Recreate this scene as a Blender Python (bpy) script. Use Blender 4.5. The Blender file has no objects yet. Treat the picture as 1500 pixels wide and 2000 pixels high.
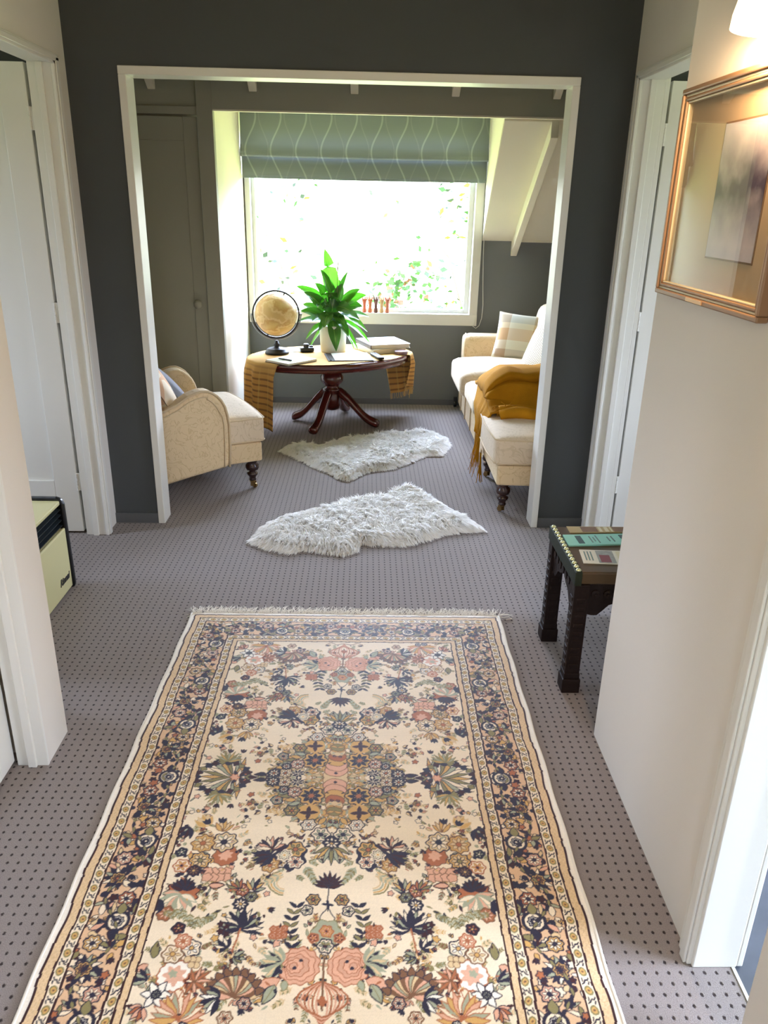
import bpy, bmesh, math, random
import numpy as np
from mathutils import Vector, Matrix, noise as mnoise
random.seed(7); rng = np.random.default_rng(7)
S = bpy.context.scene
col = S.collection
PI = math.pi

# ------------------------------------------------------------------ camera
cam_d = bpy.data.cameras.new('camera'); cam = bpy.data.objects.new('camera', cam_d); col.objects.link(cam)
PITCH, ROLL, YAW, FPX, EYE = 0.375911, 0.0218955, 0.0266998, 1530.2, 1.6
_f = Vector((math.sin(YAW)*math.cos(PITCH), math.cos(YAW)*math.cos(PITCH), -math.sin(PITCH)))
_r = _f.cross(Vector((0, 0, 1))).normalized(); _u = _r.cross(_f)
_r2 = _r*math.cos(ROLL) + _u*math.sin(ROLL); _u2 = _u*math.cos(ROLL) - _r*math.sin(ROLL)
cam.matrix_world = Matrix(((_r2.x, _u2.x, -_f.x, 0), (_r2.y, _u2.y, -_f.y, 0), (_r2.z, _u2.z, -_f.z, EYE), (0, 0, 0, 1)))
cam_d.sensor_fit = 'HORIZONTAL'; cam_d.sensor_width = 36; cam_d.lens = 36*FPX/1500
cam_d.clip_start = 0.05
S.camera = cam

# ------------------------------------------------------------------ light and exposure
S.view_settings.view_transform = 'Standard'; S.view_settings.look = 'None'
S.view_settings.gamma = 1; S.view_settings.use_curve_mapping = False
S.view_settings.exposure = 0.0
SKY = 27.0
w = bpy.data.worlds.new('sky'); S.world = w; w.use_nodes = True
nt = w.node_tree; nt.nodes.clear()
tc = nt.nodes.new('ShaderNodeTexCoord'); sx = nt.nodes.new('ShaderNodeSeparateXYZ'); cr = nt.nodes.new('ShaderNodeValToRGB')
mp = nt.nodes.new('ShaderNodeMapRange'); mp.inputs['From Min'].default_value = -1; mp.inputs['From Max'].default_value = 1
bg = nt.nodes.new('ShaderNodeBackground'); wo = nt.nodes.new('ShaderNodeOutputWorld')
nt.links.new(tc.outputs['Generated'], sx.inputs[0]); nt.links.new(sx.outputs['Z'], mp.inputs['Value'])
nt.links.new(mp.outputs[0], cr.inputs[0]); nt.links.new(cr.outputs[0], bg.inputs['Color']); nt.links.new(bg.outputs[0], wo.inputs[0])
e = cr.color_ramp.elements
e[0].position = 0.0; e[0].color = (0.28, 0.34, 0.15, 1)          # sunlit lawn far below the window
e[1].position = 1.0; e[1].color = (1.08, 1.32, 1.90, 1)          # blue sky overhead
for p_, c_ in ((0.38, (0.32, 0.40, 0.18, 1)), (0.43, (0.15, 0.165, 0.13, 1)), (0.50, (0.14, 0.148, 0.138, 1)), (0.525, (0.30, 0.33, 0.34, 1)), (0.58, (1.18, 1.36, 1.78, 1))):
    q = e.new(p_); q.color = c_
bg.inputs['Strength'].default_value = SKY
def portal(loc, rot, sx_, sy_):
    l = bpy.data.lights.new('daylight_portal', 'AREA'); l.shape = 'RECTANGLE'; l.size = sx_; l.size_y = sy_
    l.cycles.is_portal = True
    o = bpy.data.objects.new('daylight_portal', l); o.location = loc; o.rotation_euler = rot; col.objects.link(o)
portal((-0.04, 6.72, 1.45), (-PI/2, 0, 0), 1.9, 1.6)             # the window behind the table (faces -y)
portal((3.14, 0.60, 1.25), (0, PI/2, 0), 2.3, 1.6)                # kitchen window (faces -x)
portal((0.0, -1.62, 1.5), (PI/2, 0, 0), .3, 1.3)                # window behind the photographer (faces +y)
portal((3.14, 3.0, 1.5), (0, PI/2, 0), 1.3, .6)                 # right side room
portal((-3.34, 3.0, 1.5), (0, -PI/2, 0), 1.3, .4)               # left side room
S.cycles.max_bounces = 10; S.cycles.diffuse_bounces = 6; S.cycles.glossy_bounces = 4
S.cycles.transparent_max_bounces = 12; S.cycles.transmission_bounces = 6
S.cycles.sample_clamp_indirect = 6; S.cycles.caustics_reflective = False; S.cycles.caustics_refractive = False
S.cycles.use_denoising = True
try: S.cycles.denoiser = 'OPENIMAGEDENOISE'
except Exception: pass

# ------------------------------------------------------------------ helpers
def lin(c):
    r = []
    for v in c[:3]:
        v /= 255.0
        r.append(v/12.92 if v <= 0.04045 else ((v+0.055)/1.055)**2.4)
    return (*r, 1)
def mat(name, c, rough=0.6, metal=0, spec=0.5, bump=0, bscale=200, mottle=0, mscale=6, emit=0, trans=0, sub=0, sheen=0, coat=0):
    m = bpy.data.materials.new(name); m.use_nodes = True
    n = m.node_tree; b = n.nodes['Principled BSDF']
    b.inputs['Base Color'].default_value = lin(c); b.inputs['Roughness'].default_value = rough
    b.inputs['Metallic'].default_value = metal; b.inputs['Specular IOR Level'].default_value = spec
    if coat: b.inputs['Coat Weight'].default_value = coat; b.inputs['Coat Roughness'].default_value = 0.08
    if sheen: b.inputs['Sheen Weight'].default_value = sheen
    tcn = n.nodes.new('ShaderNodeTexCoord')
    if mottle:
        no = n.nodes.new('ShaderNodeTexNoise'); no.inputs['Scale'].default_value = mscale; no.inputs['Detail'].default_value = 5
        mx = n.nodes.new('ShaderNodeMix'); mx.data_type = 'RGBA'
        a = lin(c); k = 1-mottle
        mx.inputs[6].default_value = (a[0]*k, a[1]*k, a[2]*k, 1); k = 1+mottle*0.6
        mx.inputs[7].default_value = (min(a[0]*k, 1), min(a[1]*k, 1), min(a[2]*k, 1), 1)
        n.links.new(tcn.outputs['Object'], no.inputs['Vector']); n.links.new(no.outputs[0], mx.inputs[0])
        n.links.new(mx.outputs[2], b.inputs['Base Color'])
    if bump:
        no = n.nodes.new('ShaderNodeTexNoise'); no.inputs['Scale'].default_value = bscale; no.inputs['Detail'].default_value = 3
        bp = n.nodes.new('ShaderNodeBump'); bp.inputs['Strength'].default_value = bump; bp.inputs['Distance'].default_value = 0.004
        n.links.new(tcn.outputs['Object'], no.inputs['Vector']); n.links.new(no.outputs[0], bp.inputs['Height'])
        n.links.new(bp.outputs[0], b.inputs['Normal'])
    if emit:
        b.inputs['Emission Color'].default_value = lin(c); b.inputs['Emission Strength'].default_value = emit
    if trans: b.inputs['Transmission Weight'].default_value = trans
    if sub:
        b.inputs['Subsurface Weight'].default_value = sub; b.inputs['Subsurface Radius'].default_value = (0.01, 0.01, 0.01)
    return m
def ramp_mat(name, build, rough=0.7, spec=0.3):
    m = bpy.data.materials.new(name); m.use_nodes = True; n = m.node_tree; b = n.nodes['Principled BSDF']
    b.inputs['Roughness'].default_value = rough; b.inputs['Specular IOR Level'].default_value = spec
    build(n, b); return m
def math_node(n, op, a, b=None, c=None):
    m = n.nodes.new('ShaderNodeMath'); m.operation = op
    for i, v in enumerate((a, b, c)):
        if v is None: continue
        if isinstance(v, (int, float)): m.inputs[i].default_value = v
        else: n.links.new(v, m.inputs[i])
    return m.outputs[0]
def mixc(n, f, a, b):
    m = n.nodes.new('ShaderNodeMix'); m.data_type = 'RGBA'
    for i, v in ((0, f), (6, a), (7, b)):
        if isinstance(v, (int, float)): m.inputs[i].default_value = v
        elif isinstance(v, tuple): m.inputs[i].default_value = v
        else: n.links.new(v, m.inputs[i])
    return m.outputs[2]
def objco(n):
    t = n.nodes.new('ShaderNodeTexCoord'); s = n.nodes.new('ShaderNodeSeparateXYZ'); n.links.new(t.outputs['Object'], s.inputs[0])
    return s.outputs['X'], s.outputs['Y'], s.outputs['Z'], t.outputs['Object']

class MB:
    """collects geometry and links it as ONE mesh object"""
    def __init__(s): s.v = []; s.f = []; s.mi = []
    def add(s, vs, fs, mi=0):
        k = len(s.v); s.v += [tuple(p) for p in vs]; s.f += [tuple(i+k for i in f) for f in fs]; s.mi += [mi]*len(fs); return s
    def box(s, x0, x1, y0, y1, z0, z1, mi=0, M=None):
        vs = [(x, y, z) for z in (z0, z1) for y in (y0, y1) for x in (x0, x1)]
        if M is not None: vs = [M @ Vector(v) for v in vs]
        return s.add(vs, [(0, 2, 3, 1), (4, 5, 7, 6), (0, 1, 5, 4), (2, 6, 7, 3), (0, 4, 6, 2), (1, 3, 7, 5)], mi)
    def prism(s, poly, a0, a1, ax, mi=0, M=None):
        """poly: 2-D outline in the two other axes; extruded along ax from a0 to a1"""
        n = len(poly); vs = []
        for a in (a0, a1):
            for p in poly:
                v = [0, 0, 0]; o = [i for i in range(3) if i != ax]
                v[o[0]], v[o[1]], v[ax] = p[0], p[1], a
                vs.append(M @ Vector(v) if M is not None else v)
        fs = [tuple(range(n))[::-1], tuple(range(n, 2*n))] + [(i, (i+1) % n, n+(i+1) % n, n+i) for i in range(n)]
        return s.add(vs, fs, mi)
    def lathe(s, prof, c=(0, 0, 0), seg=32, mi=0, M=None, sq=None):
        vs = []; fs = []
        for r, z in prof:
            for k in range(seg):
                t = 2*PI*k/seg; v = Vector((c[0]+r*math.cos(t), c[1]+r*math.sin(t), c[2]+z))
                vs.append(M @ v if M is not None else v)
        for i in range(len(prof)-1):
            for k in range(seg):
                k2 = (k+1) % seg; fs.append((i*seg+k, i*seg+k2, (i+1)*seg+k2, (i+1)*seg+k))
        fs.append(tuple(range(seg))[::-1]); fs.append(tuple((len(prof)-1)*seg+k for k in range(seg)))
        return s.add(vs, fs, mi)
    def tube(s, pts, r, seg=8, mi=0, closed=False, taper=None):
        pts = [Vector(p) for p in pts]; n = len(pts); vs = []; fs = []
        up = Vector((0, 0, 1)); prevN = None
        for i, p in enumerate(pts):
            a = pts[(i-1) % n] if (i > 0 or closed) else p; b = pts[(i+1) % n] if (i < n-1 or closed) else p
            d = (b-a).normalized()
            if prevN is None: N = d.cross(up); N = d.cross(Vector((1, 0, 0))) if N.length < 1e-3 else N
            else: N = prevN - d*prevN.dot(d)
            N.normalize(); prevN = N; B = d.cross(N)
            rr = (r[i] if isinstance(r, (list, tuple)) else r)
            for k in range(seg):
                t = 2*PI*k/seg; vs.append(p + (N*math.cos(t)+B*math.sin(t))*rr)
        for i in range(n if closed else n-1):
            j = (i+1) % n
            for k in range(seg):
                k2 = (k+1) % seg; fs.append((i*seg+k, i*seg+k2, j*seg+k2, j*seg+k))
        if not closed: fs += [tuple(range(seg))[::-1], tuple((n-1)*seg+k for k in range(seg))]
        return s.add(vs, fs, mi)
    def grid(s, fn, nu, nv, mi=0, cu=False):
        vs = [fn(i/nu, j/nv) for j in range(nv+1) for i in range(nu+1)]
        fs = [(j*(nu+1)+i, j*(nu+1)+i+1, (j+1)*(nu+1)+i+1, (j+1)*(nu+1)+i) for j in range(nv) for i in range(nu)]
        return s.add(vs, fs, mi)
    def rbox(s, hx, hy, hz, r, n=10, puff=0, M=None, mi=0, puffside=0, fn=None):
        """rounded box centred at the origin; puff swells the top and bottom"""
        bm = bmesh.new(); bmesh.ops.create_cube(bm, size=2)
        bmesh.ops.subdivide_edges(bm, edges=bm.edges, cuts=n, use_grid_fill=True)
        vs = []
        for v in bm.verts:
            q = v.co; h = Vector((hx, hy, hz))
            # denser samples near the edges
            q = Vector([math.copysign(abs(t)**0.8, t) for t in q])
            p = Vector((q.x*hx, q.y*hy, q.z*hz))
            c = Vector([max(-(h[i]-r), min(h[i]-r, p[i])) for i in range(3)]); d = p-c
            if d.length > 1e-9: p = c + d.normalized()*r
            fx, fy, fz = 1-(p.x/hx)**2, 1-(p.y/hy)**2, 1-(p.z/hz)**2
            p.z += math.copysign(1, p.z)*puff*max(fx, 0)**.6*max(fy, 0)**.6*min(1, abs(p.z)/hz)
            if puffside: p.x += math.copysign(1, p.x)*puffside*max(fy, 0)**.5*max(fz, 0)**.5*min(1, abs(p.x)/hx); p.y += math.copysign(1, p.y)*puffside*max(fx, 0)**.5*max(fz, 0)**.5*min(1, abs(p.y)/hy)
            if fn: p = fn(p)
            vs.append(M @ p if M is not None else p)
        bm.verts.ensure_lookup_table(); bm.verts.index_update()
        fs = [tuple(v.index for v in f.verts) for f in bm.faces]; bm.free()
        return s.add(vs, fs, mi)
    def build(s, name, m, parent=None, smooth=False, bevel=0, sub=0, label=None, cat=None, group=None, kind=None, world=True, weld=False, fix=True):
        me = bpy.data.meshes.new(name); me.from_pydata([tuple(v) for v in s.v], [], s.f)
        for mm in (m if isinstance(m, (list, tuple)) else [m]): me.materials.append(mm)
        if s.mi and max(s.mi) > 0: me.polygons.foreach_set('material_index', s.mi)
        if fix or weld:
            bm = bmesh.new(); bm.from_mesh(me)
            if weld: bmesh.ops.remove_doubles(bm, verts=bm.verts, dist=1e-5)
            bmesh.ops.recalc_face_normals(bm, faces=bm.faces); bm.to_mesh(me); bm.free()
        if smooth: me.polygons.foreach_set('use_smooth', [True]*len(me.polygons))
        me.update()
        o = bpy.data.objects.new(name, me); col.objects.link(o)
        if bevel:
            b = o.modifiers.new('bevel', 'BEVEL'); b.width = bevel; b.segments = 2; b.limit_method = 'ANGLE'; b.angle_limit = 0.6
        if sub:
            q = o.modifiers.new('sub', 'SUBSURF'); q.levels = sub; q.render_levels = sub
        if parent is not None: o.parent = parent
        if label: o['label'] = label
        if cat: o['category'] = cat
        if group: o['group'] = group
        if kind: o['kind'] = kind
        return o
def thing(name, label, cat, loc=(0, 0, 0), rz=0, group=None, kind=None):
    o = bpy.data.objects.new(name, None); col.objects.link(o); o.location = loc; o.rotation_euler = (0, 0, rz)
    o.empty_display_size = 0.1
    if label: o['label'] = label
    if cat: o['category'] = cat
    if group: o['group'] = group
    if kind: o['kind'] = kind
    return o
def copy_tree(o, parent=None):
    c = o.copy(); col.objects.link(c); c.parent = parent
    for ch in list(o.children): copy_tree(ch, c)
    return c
STR = dict(kind='structure')
def text_mesh(name, body, size, m, parent, M, shear=0, ext=0.0008, bold=0):
    cu = bpy.data.curves.new(name, 'FONT'); cu.body = body; cu.size = size; cu.extrude = ext; cu.shear = shear; cu.offset = bold
    cu.align_x = 'CENTER'; cu.align_y = 'CENTER'
    t = bpy.data.objects.new(name+'_c', cu); col.objects.link(t)
    dg = bpy.context.evaluated_depsgraph_get(); me = bpy.data.meshes.new_from_object(t.evaluated_get(dg))
    bpy.data.objects.remove(t); me.materials.clear(); me.materials.append(m)
    o = bpy.data.objects.new(name, me); col.objects.link(o); o.parent = parent; o.matrix_local = M
    return o

# ------------------------------------------------------------------ materials
m_white = mat('white_gloss_paint', (226, 224, 216), 0.35, bump=0.03, bscale=60)
m_wall = mat('off_white_wall_paint', (222, 216, 206), 0.8, bump=0.08, bscale=350)
m_dark = mat('charcoal_wall_paint', (71, 74, 75), 0.75, bump=0.08, bscale=350)
m_grey = mat('slate_grey_wall_paint', (112, 115, 114), 0.75, bump=0.06, bscale=350)
m_greige = mat('grey_green_joinery_paint', (164, 163, 146), 0.55, bump=0.05, bscale=80)
m_cream = mat('cream_ceiling_paint', (232, 226, 206), 0.7)
m_skirt = mat('charcoal_skirting_paint', (92, 93, 94), 0.4)

def carpet_nodes(n, b):
    X, Y, Z, V = objco(n)
    no = n.nodes.new('ShaderNodeTexNoise'); no.inputs['Scale'].default_value = 260; no.inputs['Detail'].default_value = 2; n.links.new(V, no.inputs['Vector'])
    jx = math_node(n, 'MULTIPLY_ADD', no.outputs[0], 0.006, -0.003)
    fx = math_node(n, 'ABSOLUTE', math_node(n, 'SUBTRACT', math_node(n, 'FRACT', math_node(n, 'DIVIDE', math_node(n, 'ADD', math_node(n, 'ADD', X, 10.0065), jx), 0.0272)), 0.5))
    fy = math_node(n, 'ABSOLUTE', math_node(n, 'SUBTRACT', math_node(n, 'FRACT', math_node(n, 'DIVIDE', math_node(n, 'ADD', Y, 10.006), 0.0262)), 0.5))
    dx = math_node(n, 'MULTIPLY', fx, 0.0272); dy = math_node(n, 'MULTIPLY', fy, 0.0262)
    d = math_node(n, 'SQRT', math_node(n, 'ADD', math_node(n, 'POWER', math_node(n, 'DIVIDE', dx, 0.0034), 2), math_node(n, 'POWER', math_node(n, 'DIVIDE', dy, 0.0046), 2)))
    dot = n.nodes.new('ShaderNodeMapRange'); n.links.new(d, dot.inputs['Value'])
    dot.inputs['From Min'].default_value = 0.7; dot.inputs['From Max'].default_value = 1.35; dot.inputs['To Min'].default_value = 1; dot.inputs['To Max'].default_value = 0
    no2 = n.nodes.new('ShaderNodeTexNoise'); no2.inputs['Scale'].default_value = 420; no2.inputs['Detail'].default_value = 3; n.links.new(V, no2.inputs['Vector'])
    base = mixc(n, no2.outputs[0], lin((106, 97, 92)), lin((158, 148, 144)))
    n.links.new(mixc(n, dot.outputs[0], base, lin((48, 38, 36))), b.inputs['Base Color'])
    h = math_node(n, 'SUBTRACT', no2.outputs[0], math_node(n, 'MULTIPLY', dot.outputs[0], 1.2))
    bp = n.nodes.new('ShaderNodeBump'); bp.inputs['Strength'].default_value = 0.5; bp.inputs['Distance'].default_value = 0.004
    n.links.new(h, bp.inputs['Height']); n.links.new(bp.outputs[0], b.inputs['Normal'])
    b.inputs['Sheen Weight'].default_value = 0.15
m_carpet = ramp_mat('pin_dot_loop_carpet', carpet_nodes, 0.95, 0.1)
m_vinyl = mat('slate_vinyl', (70, 74, 84), 0.3, mottle=0.5, mscale=9)
def glass_nodes(name, tint=(1, 1, 1)):
    m = bpy.data.materials.new(name); m.use_nodes = True; n = m.node_tree; n.nodes.clear()
    o = n.nodes.new('ShaderNodeOutputMaterial'); mx = n.nodes.new('ShaderNodeMixShader'); tr = n.nodes.new('ShaderNodeBsdfTransparent'); gl = n.nodes.new('ShaderNodeBsdfGlossy')
    gl.inputs['Roughness'].default_value = 0.0; tr.inputs['Color'].default_value = (*tint, 1)
    lw = n.nodes.new('ShaderNodeLayerWeight'); lw.inputs['Blend'].default_value = .5
    f = math_node(n, 'MULTIPLY_ADD', math_node(n, 'POWER', lw.outputs['Facing'], 4.5), .92, .07)
    n.links.new(f, mx.inputs[0]); n.links.new(tr.outputs[0], mx.inputs[1]); n.links.new(gl.outputs[0], mx.inputs[2]); n.links.new(mx.outputs[0], o.inputs[0])
    return m
m_glass = glass_nodes('clear_glass', (0.97, 0.98, 0.97))

# ================================================================== STRUCTURE
D0, D1 = 3.862, 3.965           # charcoal wall with the wide opening
YC = 5.417                      # cupboard front / bulkhead plane
YB = 6.57                       # back wall
XL, XR = -1.309, 1.160          # hall side walls
NL, NR = -0.945, 0.757          # near hall walls
CH = 2.75
f = MB(); f.box(-3.3, 0.845, -1.6, 6.7, -0.05, 0); f.box(0.845, 3.3, 1.55, 6.7, -0.05, 0)
f.build('floor', m_carpet, **STR)
k = MB(); k.box(0.853, 3.3, -1.6, 1.55, -0.05, -0.004); k.build('floor', m_vinyl, **STR)
k = MB(); k.box(0.845, 0.853, 0.9, 1.27, -0.04, 0.002); k.build('trim_1', mat('threshold_strip', (210, 206, 196), 0.4, metal=0.6), **STR)
c = MB(); c.box(-3.4, 3.4, -1.7, D0, CH, CH+0.05); c.build('ceiling', m_cream, **STR)
RS = 0.668; RZ = lambda y: 2.335+RS*(YC-y)
c = MB(); c.prism([(D1, RZ(D1)), (YC+.02, RZ(YC+.02)), (YC+.02, RZ(YC+.02)+.05), (D1, RZ(D1)+.05)], -2.0, 1.85, 0); c.build('ceiling', m_cream, **STR)
# wall with the opening
wl = MB(); wl.box(-1.95, -1.083, D0, D1, 0, CH+.05); wl.box(0.919, 1.80, D0, D1, 0, CH+.05); wl.box(-1.083, 0.919, D0, D1, 2.124, CH+.05); wl.box(-1.95, 1.80, D0, D1, CH+.05, 3.40)
wl.build('wall_middle', m_dark, **STR)
t = MB(); t.box(-1.086, -1.052, D0-.012, D1+.012, 0, 2.092); t.box(0.888, 0.922, D0-.012, D1+.012, 0, 2.092); t.box(-1.086, 0.922, D0-.012, D1+.012, 2.092, 2.126)
t.build('trim_2', m_white, bevel=0.003, **STR)
bb = MB(); bb.box(XL, -1.087, D0-.010, D0, 0, 0.055); bb.box(0.923, XR, D0-.010, D0, 0, 0.055); bb.build('baseboard_middle', m_skirt, bevel=0.002, **STR)
# hall left wall with doorway (y 2.3 .. 3.69)
HZ = 2.11
wl = MB(); wl.box(XL-.10, XL, 2.10, 2.30, 0, CH); wl.box(XL-.10, XL, 2.30, 3.70, HZ+.012, CH); wl.box(XL-.10, XL, 3.70, D0, 0, CH); wl.build('wall_left', m_wall, **STR)
wl = MB(); wl.box(XL-.10, NL-.09, 1.996, 2.10, 0, CH); wl.box(NL-.09, NL, 1.946, 2.10, 0, CH); wl.box(NL-.09, NL, 1.10, 1.946, 2.06, CH); wl.box(NL-.09, NL, -1.6, 1.10, 0, CH)
wl.box(NL-.20, NL-.14, 1.0, 1.996, 0, CH); wl.build('wall_left_near', m_wall, **STR)
# hall right wall with doorway
wl = MB(); wl.box(XR, XR+.10, 2.10, 2.88, 0, CH); wl.box(XR, XR+.10, 2.88, 3.76, HZ+.012, CH); wl.box(XR, XR+.10, 3.76, D0, 0, CH); wl.build('wall_right', m_wall, **STR)
wl = MB(); wl.box(NR, NR+.10, 1.31, 2.10, 0, CH); wl.box(NR+.10, XR+.10, 1.62, 2.10, 0, CH); wl.box(NR, NR+.10, .40, 1.31, 2.06, CH); wl.box(NR, NR+.10, -1.6, .40, 0, CH); wl.box(NR, NR+.10, .40, 1.055, 0, .60)
wl.build('wall_right_near', m_wall, **STR)
# kitchen shell
m_kit = mat('kitchen_white', (236, 236, 232), 0.5)
wl = MB(); wl.box(NR+.10, 3.1, 1.55, 1.62, 0, CH); wl.build('wall_kitchen', m_kit, **STR)
wl = MB(); wl.box(3.1, 3.2, 1.4, 2.1, 0, CH); wl.box(3.1, 3.2, -1.6, -0.2, 0, CH); wl.box(3.1, 3.2, -0.2, 1.4, 0, 0.10); wl.box(3.1, 3.2, -0.2, 1.4, 2.40, CH)
wl.box(3.1, 3.2, 2.1, 2.7, 0, CH); wl.box(3.1, 3.2, 3.3, 3.96, 0, CH); wl.box(3.1, 3.2, 2.7, 3.3, 0, 0.85); wl.box(3.1, 3.2, 2.7, 3.3, 2.15, CH); wl.build('wall_far_right', m_wall, **STR)
wl = MB(); wl.box(-3.3, -3.2, -1.6, 2.8, 0, CH); wl.box(-3.3, -3.2, 3.2, 4.2, 0, CH); wl.box(-3.3, -3.2, 2.8, 3.2, 0, 0.85); wl.box(-3.3, -3.2, 2.8, 3.2, 2.15, CH); wl.build('wall_far_left', m_wall, **STR)
wl = MB(); wl.box(-3.3, XL-.1, 1.9, 2.0, 0, CH); wl.box(-3.3, -1.95, D0+.04, D0+.14, 0, CH); wl.box(XR+.1, 3.2, 2.10, 2.16, 0, CH); wl.box(1.80, 3.2, D0+.04, D0+.14, 0, CH); wl.build('wall_side_rooms', m_wall, **STR)
wl = MB(); wl.box(-3.3, -0.15, -1.6, -1.5, 0, CH); wl.box(0.15, 3.2, -1.6, -1.5, 0, CH); wl.box(-.15, .15, -1.6, -1.5, 0, 0.85); wl.box(-.15, .15, -1.6, -1.5, 2.15, CH); wl.build('wall_rear', m_wall, **STR)
# back room
wl = MB(); wl.box(-1.95, -1.85, D1, YC+.03, 0, 2.335); wl.prism([(D1, 2.335), (YC, 2.335), (D1, RZ(D1)+.03)], -1.95, -1.85, 0); wl.build('wall_back_left', m_greige, **STR)
wl = MB(); wl.box(1.72, 1.82, D1, YB+.1, 0, 2.335); wl.prism([(D1, 2.335), (YC, 2.335), (D1, RZ(D1)+.03)], 1.72, 1.82, 0); wl.build('wall_back_right', m_grey, **STR)
WX0, WX1, WZ0 = -0.93, 0.865, 0.70
wl = MB(); wl.box(-0.97, WX0, YB, YB+.14, 0, 2.3); wl.box(WX1, 1.82, YB, YB+.14, 0, 2.3); wl.box(WX0, WX1, YB, YB+.14, 0, WZ0); wl.box(WX0, WX1, YB, YB+.14, 2.2, 2.3); wl.build('wall_back', m_grey, **STR)
bb = MB(); bb.box(-.965, 1.72, YB-.010, YB, 0, 0.05); bb.build('baseboard_back', m_skirt, **STR)
# dormer: left cheek, right cheek (triangle), ceiling, bulkhead, sloping ceiling
wl = MB(); wl.box(-1.03, -0.965, YC+.01, YB+.1, 0, 2.3); wl.build('wall_dormer_left', m_cream, **STR)
SZ0, SZ1 = 1.335, 2.105
XF, XK = 0.842, 0.908         # the right cheek splays slightly from front to back
def skew(y): return XF+(XK-XF)*(y-YC)/(YB-YC)
vs = [(skew(y), y, z) for y, z in ((YB, SZ0), (YC+.021, SZ1), (YC+.021, 2.3), (YB, 2.3))]; vs += [(x+.02, y, z) for x, y, z in vs]
MB().add(vs, [(0, 1, 2, 3), (7, 6, 5, 4), (0, 4, 5, 1), (1, 5, 6, 2), (2, 6, 7, 3), (3, 7, 4, 0)]).build('wall_dormer_right', m_cream, **STR)
c = MB(); c.box(-0.97, 0.925, YC+.02, YB+.14, 2.25, 2.3); c.build('ceiling', m_cream, **STR)
pr_ = [(YB+.04, SZ0-.026), (YC+.021, SZ1-.014), (YC+.021, SZ1+.08), (YB+.04, SZ0+.06)]
vs = [(skew(y)+.003, y, z) for y, z in pr_]+[(1.82, y, z) for y, z in pr_]
MB().add(vs, [(0, 1, 2, 3), (7, 6, 5, 4), (0, 4, 5, 1), (1, 5, 6, 2), (2, 6, 7, 3), (3, 7, 4, 0)]).build('ceiling', m_cream, **STR)
c = MB(); c.box(-0.965, 1.72, YC-.02, YC+.02, 2.112, 2.335); c.build('wall_bulkhead', m_greige, **STR)
t = MB(); t.box(-0.962, 1.72, YC-.022, YC+.021, 2.104, 2.113); t.build('trim_3', m_cream, **STR)
sl = (SZ1-SZ0)/(YB-YC)
t = MB(); t.prism([(YB-.001, SZ0+.02), (YB-.001, SZ0-.112), (YC+.02, SZ1-.105), (YC+.02, SZ1+.02)], 1.143, 1.192, 0); t.build('trim_4', m_cream, bevel=0.003, **STR)
t = MB(); t.box(1.192, 1.72, YB-.02, YB-.001, SZ0-.005, SZ0+.05); t.build('trim_5', m_cream, **STR)
# ceiling joists in the back room
for x in (-1.325, -.711, -.092, .527, 1.151):
    y_ = YC-.0225; MB().prism([(D1+.001, RZ(D1)-.123), (y_, RZ(y_)-.138), (y_, RZ(y_)-.001), (D1+.001, RZ(D1)-.001)], x-.024, x+.024, 0).build('ceiling_rafter', m_cream, bevel=0.003, kind='structure')
# cupboard wall: face frame, rail, door
cw = MB(); cw.box(-1.85, -1.060, YC, YC+.04, 2.128, 2.335); cw.box(-1.85, -1.060, YC+.04, YC+.06, 0, 2.335)
cw.build('wall_cupboard', m_greige, **STR)
cf = MB(); cf.box(-1.85, -1.061, YC-.012, YC+.02, 2.082, 2.127); cf.box(-1.060, -0.962, YC-.03, YC+.03, 0, 2.334); cf.build('trim_6', m_greige, bevel=0.002, **STR)
def panel_door(parent, w_, h_, th, m, rails=(.11, .14, .11), sw=.11, M=None):
    """frame-and-panel leaf: local x 0..w, z 0..h, front at y=0"""
    b = MB(); b.box(0, sw, 0, th, 0, h_); b.box(w_-sw, w_, 0, th, 0, h_)
    b.box(sw, w_-sw, 0, th, 0, rails[0]); b.box(sw, w_-sw, 0, th, h_-rails[2], h_); b.box(sw-.001, w_-sw+.001, th*.3, th*.7, rails[0]-.001, h_-rails[2]+.001)
    o = b.build('door_leaf', m, parent, bevel=0.002); o.matrix_local = M or Matrix(); return o
d = thing('door_1', None, None, (-1.852+.01, YC+.002, 0.01), kind='structure')
panel_door(d, 0.775, 2.06, 0.028, m_greige, rails=(.13, .14, .135), sw=.088)
kn = MB(); kn.lathe([(.010, 0), (.010, .018), (.024, .026), (.029, .038), (.026, .050), (.012, .058), (0.001, .059)], seg=24, M=Matrix.Translation((.715, 0, .936)) @ Matrix.Rotation(PI/2, 4, 'X'))
kn.build('door_knob', m_greige, d, smooth=True)
# window
wd = thing('window_1', None, None, (0, YB, 0), kind='structure')
fr = MB()
fr.box(-.955, -.915, -.02, .12, WZ0-.025, 2.2); fr.box(.835, .900, -.03, .12, WZ0-.028, 2.2); fr.box(-.93, .86, .03, .12, 2.14, 2.2)
fr.box(-.955, .900, -.035, .12, WZ0-.028, .762)
fr.build('window_frame', m_white, wd, bevel=0.003)
fr = MB(); fr.box(-.915, -.885, .05, .09, .762, 2.14); fr.box(.795, .835, .05, .09, .762, 2.14); fr.box(-.885, .795, .05, .09, .762, .79); fr.box(-.885, .795, .05, .09, 2.11, 2.14); fr.build('window_sash', m_white, wd, bevel=0.003)
MB().add([(-.89, .07, .78), (.80, .07, .78), (.80, .07, 2.12), (-.89, .07, 2.12)], [(0, 1, 2, 3)]).build('window_pane', m_glass, wd)
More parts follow.
